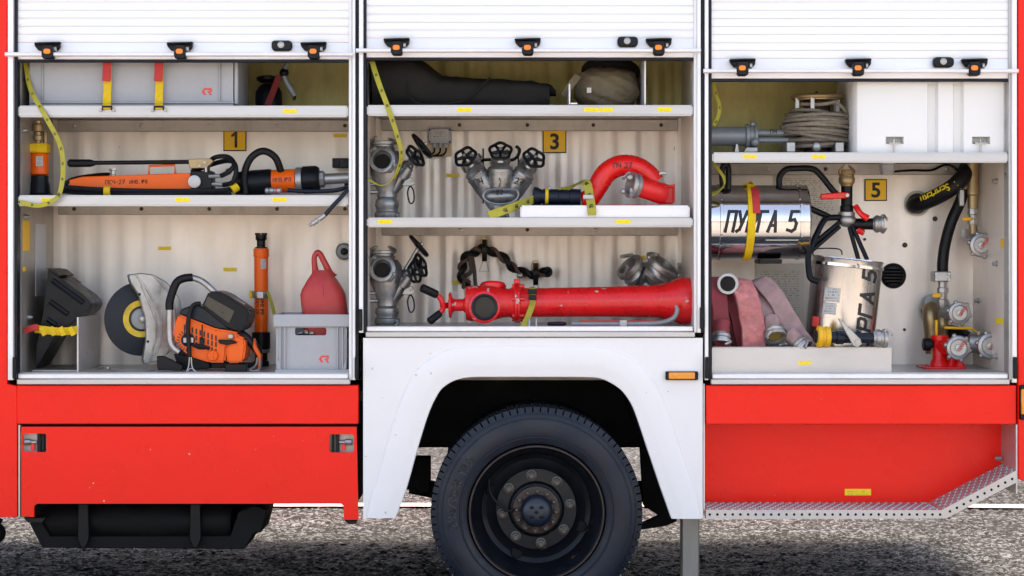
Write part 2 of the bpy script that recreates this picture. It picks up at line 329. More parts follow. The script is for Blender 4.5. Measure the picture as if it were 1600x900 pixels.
def ground_mesh():
    rs = np.random.RandomState(3); st = .0125; x0, x1, y0, y1 = -3.2, 3.2, .35, 4.6; nx, ny = int((x1-x0)/st), int((y1-y0)/st)
    xs_ = np.linspace(x0,x1,nx+1); ys_ = np.linspace(y0,y1,ny+1); gx, gy = np.meshgrid(xs_, ys_)
    h = rs.rand(ny+1,nx+1)**1.5*.0095; lo = rs.rand(ny//6+3,nx//6+3); lo = np.kron(lo, np.ones((6,6)))[:ny+1,:nx+1]; h = h*(.45+.75*lo)-.008
    gx = gx+(rs.rand(*gx.shape)-.5)*st*.7; gy = gy+(rs.rand(*gy.shape)-.5)*st*.7
    for q_ in (0,-1): h[q_,:] = 0; h[:,q_] = 0
    gx[:,0] = x0; gx[:,-1] = x1; gy[0,:] = y0; gy[-1,:] = y1
    v = np.stack([gx,gy,h],-1).reshape(-1,3); idx = np.arange((nx+1)*(ny+1)).reshape(ny+1,nx+1)
    f = np.stack([idx[:-1,:-1],idx[:-1,1:],idx[1:,1:],idx[1:,:-1]],-1).reshape(-1,4); n = len(v); B = 1500
    o_ = np.array([(-B,-B,0),(B,-B,0),(B,B,0),(-B,B,0)],float); c4 = [idx[0,0],idx[0,-1],idx[-1,-1],idx[-1,0]]
    f = np.vstack([f,[(n+k,n+(k+1)%4,c4[(k+1)%4],c4[k]) for k in range(4)]]); v = np.vstack([v,o_])
    me = bpy.data.meshes.new('ground'); me.vertices.add(len(v)); me.vertices.foreach_set('co', v.ravel()); me.loops.add(f.size); me.loops.foreach_set('vertex_index', f.ravel().astype(np.int32))
    me.polygons.add(len(f)); me.polygons.foreach_set('loop_start', np.arange(0,f.size,4,dtype=np.int32)); me.polygons.foreach_set('loop_total', np.full(len(f),4,dtype=np.int32)); me.update(); me.validate(); me.materials.append(ground_mat()); return me
g = bpy.data.objects.new('ground', ground_mesh()); C.objects.link(g); g['kind'] = 'structure'
pv = O('added_bounce_pavement', MB().add([(-60,-70,.004),(60,-70,.004),(60,-1.3,.004),(-60,-1.3,.004)], [(0,1,2,3)]), mat('pale_bounce_concrete', (.33,.31,.285), .85, 0, .15, 3, dirt=.4, dcol=(.2,.19,.17), dscale=1, bump=.2), smooth=0); pv['kind'] = 'structure'  # unseen pale ground sheet, added to bounce warm light into the lockers
mb = MB(); xs = [-6+.25*i for i in range(49)]; vv = []
for x in xs:
    dy = 3.42+.0*x-(.12*max(0, x-1.5)**2 if x > 1.5 else 0)*.3
    vv += [(x, dy+random.uniform(-.008,.008), .0065), (x, dy+.15+random.uniform(-.008,.008), .0065)]
mb.add(vv, [(2*i, 2*i+2, 2*i+3, 2*i+1) for i in range(len(xs)-1)])
g = O('road_marking', mb, mat('road_paint', (.42,.42,.41), .8, 0, .2, 12, dirt=.8, dcol=(.12,.12,.12), dscale=9), smooth=0); g['kind'] = 'structure'

# ---------------------------------------------------------------- the fire truck
T = thing('fire_truck', 'red and white fire truck with three raised roller shutters and open equipment lockers', 'fire truck', (0,0,0))
def part(name, mb, m, **k): return O(name, mb, m, T, **k)
X = lambda px, Y=0: (px-800)*s_at(Y)
Z = lambda py, Y=0: ZC+(HY-py)*s_at(Y)
XL, XR = X(-320), X(1690); ZT = 3.05
# shell
part('roof', MB().box((XL,0,ZT-.05),(XR,2.5,ZT),.015), RED)
part('far_side_panel', MB().box((XL,2.46,.52),(XR,2.5,ZT-.053)), RED)
part('front_bulkhead', MB().box((XL,.003,.5),(XL+.04,2.457,ZT-.053)), RED)
part('rear_bulkhead', MB().box((XR-.04,.003,.6),(XR,2.457,ZT-.053)), RED)
part('upper_side_panel', MB().box((X(12),.0,Z(-45)+.003),(X(1590),.03,ZT-.053),.004), RED)
part('body_corner_panel', MB().prism([(-320,-100),(11,-100),(11,600),(26,603),(27,808),(-320,808)], 0, .04, .002), RED)
part('rear_corner_panel', MB().prism([(1591,-100),(1688,-100),(1688,790),(1600,752),(1591,748)], 0, .04, .002), RED)
for a_, b_ in ((XL+.045,X(566)),(X(1100),XR-.045)): part('underfloor', MB().box((a_,.03,.86),(b_,2.455,.9)), DARK)
part('arch_floor', MB().box((X(566)+.002,.79,.86),(X(1100)-.002,2.455,.9)), DARK)
part('locker_partition', MB().box((XL+.045,.66,.903),(XR-.045,.70,ZT-.053)), SIDEW)
for yy in (.82, 1.6): part('chassis_rail', MB().box((XL+.05,yy,.60),(XR-.05,yy+.08,.84),.006), DARK)
part('axle', MB().cyl((X(838),.5,.42),(X(838),2.2,.42),.075), DARK)
part('axle_housing', MB().lathe((X(838),.95,.42),(0,1,0),[(0,.08),(.15,.2),(.3,.24),(.45,.2),(.6,.08)]), DARK)
part('leaf_spring', MB().tube([V(600,745,.75),V(720,770,.75),V(838,778,.75),V(950,770,.75),V(1060,750,.75)], .03, 6).tube([V(640,762,.75),V(838,795,.75),V(1040,768,.75)], .025, 6), DARK)
part('spring_hanger', MB().prism([(640,715),(672,715),(672,770),(655,772),(650,764),(636,762)], .7, .8, .004), DARK)
part('mud_bracket', MB().prism([(1000,700),(1035,700),(1058,815),(1040,822),(1000,828),(1000,820),(1030,806),(1005,790)], .55, .6, .003), DARK)
part('far_wheel', MB().lathe((X(838),2.05,.42),(0,1,0),[(0,.2),(0,.36),(.05,.42),(.25,.42),(.3,.36)],32), TYRE)
# uprights between the lockers: strips of rail, seal and jamb
def strip(name, x0, x1, y0, y1, Y0, Y1, m, bev=.0015): return part(name, MB().pbox(x0,y0,x1,y1,Y0,Y1,bev), m)
YT = -45
strip('door_rail', 12, 20.5, YT, 594, -.012, .05, RAIL); strip('rubber_seal', 21, 27, YT, 594, .006, .05, SEAL); strip('sealing_edge', 9.5, 11.5, YT, 600, .012, .05, SEAL)
for a in ((545,550,RAIL,.008,'jamb'),(550.3,555,RAIL,-.008,'door_rail'),(555.3,560.5,SEAL,.014,'rubber_seal'),(560.8,567.5,RAIL,-.008,'door_rail'),(567.8,572.5,SEAL,.006,'rubber_seal')):
    strip(a[4], a[0], a[1], YT, 594 if a[0] < 560 else 520, a[3], .08, a[2])
for a in ((1084,1089,RAIL,.008,'jamb'),(1089.3,1095,RAIL,-.008,'door_rail'),(1095.3,1101,SEAL,.014,'rubber_seal'),(1101.3,1107,RAIL,-.008,'door_rail'),(1107.3,1112,SEAL,.006,'rubber_seal')):
    strip(a[4], a[0], a[1], YT, 520 if a[0] < 1097 else 594, a[3], .08, a[2])
strip('jamb', 1576, 1581, YT, 594, .008, .08, LIP); strip('door_rail', 1581.3, 1589, YT, 598, -.008, .08, RAIL)
for (x, y) in ((22,575),(557,575),(563,500),(1097,497),(1105,575),(1587,575)):      # small blue-black hinge clips at the rail feet
    part('hinge_clip', MB().pbox(x-3,y-17,x+3,y+17,-.03,-.0125,.003), PLAST)
# lockers: back wall, sides, floor, ceiling
BK = .61
def corr(x0, x1, z0, z1, Y, amp, per, ph=0):
    mb = MB(); n = int((x1-x0)/.0125); vv = []
    for i in range(n+1):
        x = x0+(x1-x0)*i/n; s_ = math.sin(2*math.pi*(x+ph)/per); y = Y-amp*max(-.6, min(.6, s_*1.5))
        vv += [(x,y,z0),(x,y,z1)]
    return mb.add(vv, [(2*i,2*i+2,2*i+3,2*i+1) for i in range(n)])
LK = [(27,545,583,167,.0022),(572,1084,512,166,.008),(1112,1577,583,240,.0012)]
walls = []
for i,(x0,x1,yf,ys,amp) in enumerate(LK):
    a, b = X(x0)-.004, X(x1)+.004
    wall = part('back_wall', corr(a,b,Z(yf)-.01,Z(ys),BK,amp,.097), WALL); walls.append(wall)
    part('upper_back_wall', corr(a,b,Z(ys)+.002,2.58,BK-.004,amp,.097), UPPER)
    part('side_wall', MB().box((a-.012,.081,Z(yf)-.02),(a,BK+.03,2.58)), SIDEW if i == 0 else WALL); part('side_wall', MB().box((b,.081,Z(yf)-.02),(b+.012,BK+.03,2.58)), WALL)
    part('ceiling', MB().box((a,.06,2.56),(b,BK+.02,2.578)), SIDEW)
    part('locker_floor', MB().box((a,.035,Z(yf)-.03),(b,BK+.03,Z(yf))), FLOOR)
def sill(x0, x1, y):     # two-step aluminium threshold
    part('sill', MB().pbox(x0,y,x1,y+8,-.004,.034,.003), RAIL); part('sill_trim', MB().pbox(x0-2,y+8.4,x1+3,y+17,-.012,.03,.003), LIP)
sill(28, 544, 584); sill(573, 1083, 510); sill(1113, 1575, 584)
# shelves with rounded front lip, stickers on it, riveted rail below at the back
def stick(parent, x, y, Y, w=22, h=6, m=STICK):
    return O('sticker', MB().pbox(x-w/2,y-h/2,x+w/2,y+h/2,Y-.0012,Y), m, parent, smooth=0)
def shelf(x0, x1, yt, yb, stickers, bolts):
    mb = MB().pbox(x0,yt,x1,yb,.012,.05,.006,2); zt = Z(yt,.012)
    mb.box((X(x0)+.004,.051,zt-.014),(X(x1)-.004,BK-.012,zt-.004))
    s = part('shelf', mb, LIP)
    for x in stickers: stick(s, x, (yt+yb)/2-1+random.uniform(-.6,.6), .012)
    r = MB().box((X(x0)+.02,BK-.03,zt-.064),(X(x1)-.01,BK-.012,zt-.016),.002); O('support_rail', r, SIDEW, s)
    bm_ = None
    for x in bolts:
        p = V(x,0,BK-.03); p.z = zt-.040
        O('bolt', MB().lathe(p,(0,-1,0),[(0,.008),(.004,.008),(.006,.004)],10), STEEL if random.random() < .3 else RUST, s)
    return s
sh1 = shelf(27.5, 544, 165, 183, (453,), (116,221,327,433,539)); sh2 = shelf(27.5, 544, 305, 322, (75,285,437), (116,221,327,433,539))
sh3 = shelf(573, 1083, 164, 181, (726,924,947,1039), (718,824,927,1033)); sh4 = shelf(573, 1083, 340, 355, (602,974), (720,824,930))
sh5 = shelf(1113, 1576, 238, 254, (1172,1279), (1200,1290,1480))
for x,y,Y,i in ((257,388,BK-.006,0),(359,421,BK-.006,0),(531,212,BK-.006,0),(707,274,BK-.013,1),(716,441,BK-.013,1),(998,402,BK-.013,1)): stick(walls[i], x, y, Y, 20, 5)
# numbered yellow plates
def number(wall, x0, y0, x1, y1, ch, Y):
    s = O('number_plate', MB().pbox(x0,y0,x1,y1,Y-.003,Y), INK, wall, smooth=0); O('plate_face', MB().pbox(x0+1.6,y0+1.6,x1-1.6,y1-1.6,Y-.0038,Y-.003), SIGNY, wall, smooth=0)
    cu = bpy.data.curves.new('t','FONT'); cu.body = ch; cu.size = 1; cu.offset = .028; ob = bpy.data.objects.new('t', cu); C.objects.link(ob)
    bpy.context.view_layer.update(); me = bpy.data.meshes.new_from_object(ob); bpy.data.objects.remove(ob)
    xs_ = [v.co.x for v in me.vertices]; ys_ = [v.co.y for v in me.vertices]; h = (y1-y0)*.70*s_at(Y); k = h/(max(ys_)-min(ys_)); cx = (max(xs_)+min(xs_))/2; cy = (max(ys_)+min(ys_))/2; c = V((x0+x1)/2,(y0+y1)/2,Y-.0043)
    mb = MB().add([(c.x+(v.co.x-cx)*k, c.y, c.z+(v.co.y-cy)*k) for v in me.vertices], [tuple(p.vertices) for p in me.polygons]); bpy.data.meshes.remove(me)
    if ch == '1': mb = MB().add([c+Vector((a*h,0,b*h)) for a,b in ((-.02,-.5),(.15,-.5),(.15,.5),(.02,.5),(-.22,.3),(-.22,.14),(-.02,.24))], [tuple(range(7))])
    O('number', mb, INK, wall, smooth=0)
number(walls[0],349,200,385,236,'1',BK-.006); number(walls[1],848,203,885,239,'3',BK-.014); number(walls[2],1351,280,1386,314,'5',BK-.006)
# roller shutters
def shutter(x0, x1, lines, yb, bar, lat, lock, xb0, xb1):
    mb = MB().pbox(x0,yb,x1,yb+4.5,.012,.03,.002); sh = part('roller_shutter', mb, SEAL)
    ys = [lines[0]-12.6*k for k in range(4,0,-1)]+list(lines)+[yb]
    for a, b in zip(ys, ys[1:]):
        A, B = a+.14, b-.14; z = [V(0,q,.02).z for q in (A, A+1.0, (A+B)/2, B-1.0, B)]; yy = (.0186,.0177,.0175,.0177,.0186)
        m2 = MB(); n = len(z); vv = [(X(x0,.02),yy[i],z[i]) for i in range(n)]+[(X(x1,.02),yy[i],z[i]) for i in range(n)]+[(X(x0,.02),.03,z[0]),(X(x1,.02),.03,z[0]),(X(x0,.02),.03,z[-1]),(X(x1,.02),.03,z[-1])]
        ff = [(i,i+1,n+i+1,n+i) for i in range(n-1)]+[(0,n,2*n+1,2*n),(n-1,2*n+2,2*n+3,2*n-1),tuple(range(n-1,-1,-1))+(2*n,2*n+2),tuple(range(n,2*n))+(2*n+3,2*n+1)]
        O('slat', m2.add(vv, ff), SLAT, sh)
    O('handle_bar', MB().cyl(V(xb0,bar,-.035),V(xb1,bar,-.035),.0085), RAIL, sh)
    for cx in lat:
        t = bar-19
        m2 = MB().prism([(cx-21,t),(cx+20,t-1),(cx+19,t+9),(cx+14,t+14),(cx-14,t+13),(cx-20,t+6)], -.004, .017, .003).prism([(cx-21,t),(cx+20,t-1),(cx+20,t+2),(cx-21,t+3)], -.03, -.003, .003)
        O('latch_bracket', m2, PLAST, sh)
        O('latch', MB().prism([(cx-8,t+5),(cx+8,t+5),(cx+9,t+22),(cx+7,t+26),(cx-7,t+26),(cx-10,t+20)], -.05, -.0045, .004), PLAST, sh)
        O('latch_button', MB().prism(rrect(cx-6.5,t+10,cx+4.5,t+18,3,2), -.0535, -.05, .001), BUTTON, sh); O('latch_roller', MB().cyl(V(cx+10,t+11,-.02),V(cx+14,t+11,-.02),.011), STEEL, sh)
    lx = lock; ly = bar-14
    O('lock', MB().prism([(lx-16,ly-5),(lx-13,ly-8),(lx+12,ly-8),(lx+16,ly-5),(lx+16,ly+4),(lx+12,ly+8),(lx-13,ly+8),(lx-16,ly+4)], -.012, .017, .004), PLAST, sh)
    O('lock_cylinder', MB().lathe(V(lx-1,ly-1,-.0125),(0,-1,0),[(0,.013),(.004,.013),(.005,.010),(.003,.008),(.003,.003)],16), STEEL, sh)
    return sh
shutter(24, 546, (3,16,28.3,41,53.5,66.5), 93, 85, (74,281,490), 440, 8, 552); shutter(569, 1084.5, (9,22,35,47,59.5), 90, 79, (620,825,1030), 981, 556, 1095)
shutter(1109, 1577, (3,16,29,41.5,54,67,79,91.5), 123, 111, (1161,1342,1524), 1475, 1099, 1591)
# red lower panels, left
part('side_panel', MB().pbox(26,602,560,662.5,0,.06,.003), RED)
door = MB(); plate(door, [[(33,667),(557,667),(560,812),(537,812),(537,791),(533,787),(58,787),(53,791),(53,808),(33,806)], rrect(35.5,677.5,72.5,706.5,4), rrect(514.5,678.5,553,707,4)], (0,.012,0), Y0=-.004)
d = part('drop_door', door, RED, smooth=30)
for cx, sgn in ((54,1),(534,-1)):
    O('latch_recess', MB().pbox(cx-21,675,cx+21,709,.03,.035), SIDEW, d); O('spring_plate', MB().pbox(cx+sgn*7-3,677,cx+sgn*7+3,707,.012,.03,.002).pbox(cx+sgn*14-2,677,cx+sgn*14+2,707,.012,.03,.002), PLAST, d)
    O('latch_bolt', MB().cyl(V(cx-sgn*16,691,.016),V(cx-sgn*5,691,.016),.012,seg=8).cyl(V(cx-sgn*5,691,.016),V(cx+sgn*4,691,.016),.007), STEEL, d); O('latch_tab', MB().pbox(cx-sgn*3-3,691,cx-sgn*3+3,704,.012,.018,.001), REDS, d)
    O('door_foot', MB().prism([(cx-18,809),(cx+18,809),(cx+12,817),(cx-10,817)] if sgn == 1 else [(cx+4,813),(cx+25,813),(cx+22,819),(cx+10,819)], .01, .05, .002), PLAST, d)
part('door_hinge', MB().pbox(28.5,664,31.5,808,.004,.03,.001), LIP)
part('lower_box', MB().box((X(30),.045,Z(786)),(X(558),.60,.858)), DARK)
part('air_tank', MB().lathe(V(63,814,.2),(1,0,0),[(0,.01),(.01,.055),(.04,.072),(.06,.075),(.72,.075),(.74,.072),(.77,.055),(.78,.01)],24), DARK)
part('tank_back_plate', MB().prism([(47,778),(412,778),(408,828),(380,852),(75,852),(50,818)], .37, .38), DARK)
part('tank_guard', MB().prism([(46,818),(66,856),(382,858),(397,832),(408,832),(417,797),(398,790),(372,800),(360,838),(78,838),(60,806)], .12, .36, .003), DARK)
for x in (130, 305):
    part('tank_strap', MB().prism([(x-8,787),(x+8,787),(x+9,842),(x+6,850),(x+3,856),(x-3,856),(x-6,850),(x-9,842)], .09, .115, .003), RUB)
part('valve_knob', MB().lathe(V(-6,832,.12),(0,-1,0),[(0,.04),(.03,.045),(.06,.03)],12).tube([V(-3,812,.12),V(3,815,.12)],.01), DARK)
# white wheel-arch panel: flat sheet plus flared lip
arch = [(618,809),(635,764),(654,696),(671,643),(686,613),(697,602),(712,594),(735,589.5),(780,589),(838,589),(880,589),(920,589.5),(936,591),(950,596),(965,605),(977,617),(990,639),(1007,688),(1030,756),(1049,810)]
def smooth_line(p, res=3):
    out = []; n = len(p)
    for i in range(n-1):
        a,b,c,e = [Vector(p[min(max(k,0),n-1)]) for k in (i-1,i,i+1,i+2)]
        for j in range(res):
            t = j/res; out.append(.5*((2*b)+(c-a)*t+(2*a-5*b+4*c-e)*t*t+(3*b-a-3*c+e)*t**3))
    return out+[Vector(p[-1])]
A = smooth_line(arch)
def offs(d):
    out = []; n = len(A)
    for i in range(n):
        t = (A[min(i+1,n-1)]-A[max(i-1,0)]).normalized(); q = A[i]+Vector((t.y,-t.x))*d
        if i in (0, n-1): q.y = A[i].y
        out.append(q)
    out[0].y = out[1].y if out[0].y < out[1].y else out[0].y
    return out
rings = [(0,.06),(0,-.004),(1,-.0065),(17,-.0125),(20,-.0132),(43,-.0132),(46.5,-.0112),(49,-.0045)]
mb = MB(); n = len(A)
for dd, y in rings:
    for q in offs(dd): mb.v.append(V(q.x, min(q.y, 810.5), 0)+Vector((0,y,0)))
for k in range(len(rings)-1):
    for i in range(n-1): a = k*n+i; mb.f.append((a,a+1,a+1+n,a+n))
o49 = offs(48.5); outl = [(min(q.x,1096), min(q.y,810.5)) for q in o49]
outl[0] = (max(outl[0][0],569), 810.5)
plate(mb, [[(567.5,810.5)]+[(max(x,568),y) for x,y in outl]+[(1098,810.5),(1098,528),(567.5,528)]], (0,.012,0), Y0=-.004)
fen = part('wheel_arch_panel', mb, WHITE, smooth=28)
mk = part('side_marker', MB().pbox(1040,580.5,1091,594,-.02,-.0045,.003), PLAST); O('amber_lens', MB().pbox(1045,582,1086,592.5,-.026,-.0205,.003), AMBER, mk); O('lens_boss', MB().lathe(V(1056,587,-.026),(0,-1,0),[(0,.011),(.002,.011),(.003,.006)],14), AMBER, mk)
mk = part('side_marker', MB().pbox(1594,602,1640,656,-.02,-.001,.003), PLAST); O('amber_lens', MB().pbox(1596,608,1638,648,-.03,-.0205,.004), AMBER, mk)
# wheel well liner
mb = MB(); U = [q for q in A if q.y < 700]
for q in U: mb.v += [V(q.x,q.y,0)+Vector((0,.03,0)), V(q.x,q.y,0)+Vector((0,.78,0))]
mb.f += [(2*i,2*i+2,2*i+3,2*i+1) for i in range(len(U)-1)]; b0 = len(mb.v)
mb.v += [V(q.x,q.y,0)+Vector((0,.78,0)) for q in U]; mb.f.append(tuple(range(b0,b0+len(U)))); part('wheel_well', mb, DARK)
# wheel
WC = Vector((X(838.5,.05), .05, .418)); RT = .416
prof = [(.16,.252),(.10,.264),(.04,.268),(.012,.274),(.002,.30),(-.004,.335),(.0,.365),(.006,.385),(.012,.398)]
m1 = MB().lathe(WC,(0,1,0),prof+[(.03,.404),(.22,.404),(.235,.385),(.245,.33),(.24,.268),(.16,.252)],96,False,False)
for k in range(84):            # tread blocks round the shoulder
    a = 2*math.pi*k/84; da = 2*math.pi/84*.40; r0, r1 = .392, .4175
    for y0, y1, sh_ in ((.006,.062,0),(.068,.118,.5),(.124,.174,0),(.18,.236,.5)):
        a2 = a+sh_*2*math.pi/84; q = []
        for (yy, r) in ((y0,r0),(y1,r0),(y1,r1),(y0+(.010 if y0 < .01 else 0),r1)):
            for s_ in (-1,1): q.append(WC+Vector((math.sin(a2+s_*da)*r, yy, math.cos(a2+s_*da)*r)))
        m1.add(q, [(0,2,4,6),(1,7,5,3),(0,1,3,2),(2,3,5,4),(4,5,7,6),(6,7,1,0)])
wheel = part('wheel', m1, TYRE)
def arc_text(mb, txt, r, a0, h, wd, y): letters(mb, txt, lambda u,v: WC+Vector((math.sin(a0+u/r)*(r+v), y, math.cos(a0+u/r)*(r+v))), h, wd)
m2 = MB(); arc_text(m2, '245/70 R 19.5', .318, math.radians(-100), .03, .005, -.0062); O('sidewall_lettering', m2, mat('moulded_rubber', (.016,.019,.024), .42), wheel, smooth=0)
m2 = MB().torus(WC+Vector((0,.0015,0)),(0,1,0),.372,.0025,96,6).torus(WC+Vector((0,-.002,0)),(0,1,0),.300,.003,96,6); O('sidewall_rib', m2, TYRE, wheel)
m2 = MB().lathe(WC+Vector((0,-.004,0)),(0,1,0),[(.02,.268),(.004,.268),(0,.263),(.004,.257),(.02,.252),(.05,.242),(.11,.232),(.15,.218),(.16,.20),(.15,.172),(.138,.160),(.135,.05)],64,False,False); O('rim', m2, RIM, wheel)
O('rim_edge', MB().torus(WC+Vector((0,-.003,0)),(0,1,0),.263,.0035,72,6), RUST, wheel)
for ang in (112, 204, 292): 
    a = math.radians(ang); O('hand_hole', MB().lathe(WC+Vector((math.sin(a)*.192,.150,math.cos(a)*.192)),(-math.sin(a)*.25,-1,-math.cos(a)*.25),[(0,.024),(.003,.022)],16), DARK, wheel)
O('hub_flange', MB().lathe(WC+Vector((0,.131,0)),(0,-1,0),[(0,.112),(.012,.105),(.016,.10)],40), RIM, wheel); O('hub_plate', MB().lathe(WC+Vector((0,.115,0)),(0,-1,0),[(0,.097),(.014,.094),(.016,.09)],40), RUST, wheel)
O('hub_cap', MB().lathe(WC+Vector((0,.10,0)),(0,-1,0),[(0,.064),(.045,.062),(.058,.056),(.066,.045),(.069,.02)],32), mat('hub_blue_black',(.006,.013,.026),.4), wheel)
for k in range(5):
    a = math.radians(45+90*k); O('hub_cap_lug', MB().ball(WC+Vector((math.sin(a)*.026*(k<4),.033,math.cos(a)*.026*(k<4))), .008, 10, (1.3,.6,.8)), PLAST, wheel)
def nut(p, r, L):
    return MB().lathe(p,(0,-1,0),[(0,r*1.35),(.006,r*1.3),(.007,r)],12,True,False).lathe(p+Vector((0,-.007,0)),(0,-1,0),[(0,r),(L,r),(L+.002,r*.8)],6).lathe(p+Vector((0,-.009-L,0)),(0,-1,0),[(0,r*.6),(.012,r*.55)],10)
for k in range(8): a = math.radians(-8+45*k); O('wheel_nut', nut(WC+Vector((math.sin(a)*.137,.133,math.cos(a)*.137)), .0165, .022), NUT, wheel)
for k in range(12): a = math.radians(3+30*k); O('hub_bolt', nut(WC+Vector((math.sin(a)*.079,.098,math.cos(a)*.079)), .0095, .009), NUT, wheel)
O('valve_extension', MB().tube([WC+Vector((-.079,.08,.01)),WC+Vector((-.12,.085,.0)),WC+Vector((-.18,.10,.06)),WC+Vector((-.19,.12,.12))],.005), RUB, wheel)
m2 = MB().lathe(WC+Vector((0,.30,0)),(0,1,0),[(0,.27),(.01,.40),(.22,.41),(.24,.27)],48); part('inner_wheel', m2, TYRE)
# right hand lower side: upper red panel, recess, perforated step
part('side_panel', MB().pbox(1103,602,1588,663,0,.225,.003), RED)
rp = part('recess_panel', MB().vprism([(X(1102),.23,Z(800)),(X(1471),.23,Z(800)),(X(1588),.23,Z(738)),(X(1588),.23,Z(650)),(X(1102),.23,Z(650))],(0,.012,0)), RED); part('recess_end', MB().box((X(1588.5)-.002,.003,.50),(X(1590),.229,Z(663.5))), LIP); part('recess_end', MB().box((X(1099.5),.012,.44),(X(1101.5),.229,Z(600))), RAIL)
O('sticker', MB().box(V(1320,764,.229),V(1361,774,.2285)), STICK, rp, smooth=0)
fp = [(1103,796.5),(1471,797),(1588,735)]; fb = [(1103,811.5),(1478,810),(1588,754)]
holes = []
for k in range(31): x = 1109+12*k; holes.append(circ(x,804,2.2,8))
for k in range(10): t = (k+.6)/10.2; holes.append(circ(1478+(1588-1478)*t, 802.5+(745-802.5)*t, 2.2, 8))
mb = MB(); plate(mb, [fp+fb[::-1]]+holes, (0,.003,0), Y0=-.002); step = part('step', mb, LIP, smooth=0)
O('step_core', MB().vprism([V(x,y+1.5,0)+Vector((0,.004,0)) for x,y in fp]+[V(x,y-1,0)+Vector((0,.004,0)) for x,y in fb[::-1]], (0,.02,0)), DARK, step)
tp = [V(x,y,0) for x,y in fp]; tops = MB()
for a, b in zip(tp, tp[1:]): tops.add([a, b, b+Vector((0,.226,0)), a+Vector((0,.226,0))], [(0,1,2,3)])
O('tread_plate', tops, LIP, step, smooth=0)
teeth = MB(); hol = MB()
for (a, b) in zip(tp, tp[1:]):
    L_ = (b-a).length; dv = (b-a).normalized(); nv = Vector((-dv.z,0,dv.x)); m_ = int(L_/.0295)
    for i in range(m_):
        for r_ in range(6):
            c = a+dv*(L_*(i+.5+.5*(r_%2))/m_ if i < m_-1 or r_%2 == 0 else L_*.98)+Vector((0,.02+.037*r_,0))
            pts = []
            for k in range(6): an = math.pi*k/3; pts.append(c+dv*math.cos(an)*.0095+Vector((0,math.sin(an)*.0095,0)))
            top = []
            for k in range(6): an = math.pi*k/3; top.append(c+nv*(.0055 if k % 2 else .003)+dv*math.cos(an)*.0065+Vector((0,math.sin(an)*.0065,0)))
            teeth.add(pts+top, [(k,(k+1)%6,6+(k+1)%6,6+k) for k in range(6)])
            hol.add([p+nv*.0006 for p in pts], [tuple(range(6))])
t_ = O('grip_teeth', teeth, LIP, step, smooth=0); t_['kind'] = 'stuff'; t_ = O('drain_holes', hol, DARK, step, smooth=0); t_['kind'] = 'stuff'
part('bolt', MB().cyl(V(1555,716,.18),V(1565,716,.18),.009,seg=8), STEEL)
part('support_leg', MB().box((X(1065,.3),.30,0),(X(1093,.3),.372,.86),.006), POSTG)
# ---------------------------------------------------------------- shared pieces of equipment
def coupling(mb, p, d, R, L, lugs=True):
    """hose coupling: stepped open ring with two claw lugs; p is the seat, d points out of the mouth"""
    p = Vector(p); d = Vector(d).normalized()
    mb.lathe(p, d, [(0,R*.74),(L*.12,R*.8),(L*.2,R*.95),(L*.45,R),(L*.55,R*.9),(L*.68,R*.9),(L*.74,R*1.04),(L*.95,R*1.04),(L,R*.98),(L,R*.74),(L*.3,R*.66)], 24, True, True)
    if lugs:
        up = Vector((0,0,1)) if abs(d.z) < .8 else Vector((1,0,0)); u = (up-d*up.dot(d)).normalized(); b = d.cross(u)
        for k in range(2):
            a = math.radians(35+180*k); q = u*math.cos(a)+b*math.sin(a); q2 = u*math.cos(a+.5)+b*math.sin(a+.5)
            mb.tube([p+d*(L*.8)+q*R*.95, p+d*(L*.95)+q*R*1.16, p+d*(L*1.22)+q2*R*1.14, p+d*(L*1.26)+q2*R*.95], [R*.15,R*.15,R*.13,R*.1], 7, res=3)
    return mb
def hole(mb, p, d, R): return mb.lathe(Vector(p), d, [(0,R),(.0015,R*.98)], 20)
def cap_coupling(root, x, y, Y, R, d=(0,-1,0)):
    p = V(x,y,Y); d = Vector(d).normalized(); R = R*s_at(Y)
    m = MB().lathe(p, d, [(0,R*.8),(.01,R*.95),(.022,R),(.03,R*.92),(.034,R*.7),(.03,R*.62),(.03,R*.3),(.036,R*.28),(.038,R*.1)], 28)
    for k in range(6):
        a = math.pi*k/3+.3; u = Vector((0,0,1)); b = d.cross(u); q = u*math.cos(a)+b*math.sin(a); m.ball(p+d*.018+q*R*.98, R*.2, 8)
    O('cap', m, CASTL, root)
    m = MB(); 
    for k in range(5): m.torus(p+d*.042+Vector((R*.2*k*.6, 0, R*.15*k-.1*R)), (k%2, 1, .4), R*.11, .0012, 8, 4)
    O('chain', m, REDS if R > .04 else STEEL, root); return p
def wheelh(root, c, ax, R, m=None):
    m_ = MB(); c = Vector(c); ax = Vector(ax).normalized(); m_.torus(c, ax, R, R*.15, 40, 8, 5, .07)
    up = Vector((0,0,1)) if abs(ax.z) < .9 else Vector((0,1,0)); u = (up-ax*up.dot(ax)).normalized(); b = ax.cross(u)
    for k in range(5):
        a = 2*math.pi*(k+.5)/5; q = u*math.cos(a)+b*math.sin(a); m_.tube([c+q*R*.15-ax*R*.05, c+q*R*.92], [R*.2,R*.13], 6)
    m_.lathe(c-ax*R*.22, ax, [(0,R*.28),(R*.4,R*.28),(R*.45,R*.2)], 14); o = O('handwheel', m_, m or PLAST, root)
    O('wheel_nut', MB().lathe(c+ax*R*.22, ax, [(0,R*.16),(R*.16,R*.16),(R*.2,R*.1)], 6), STEEL, root); return o
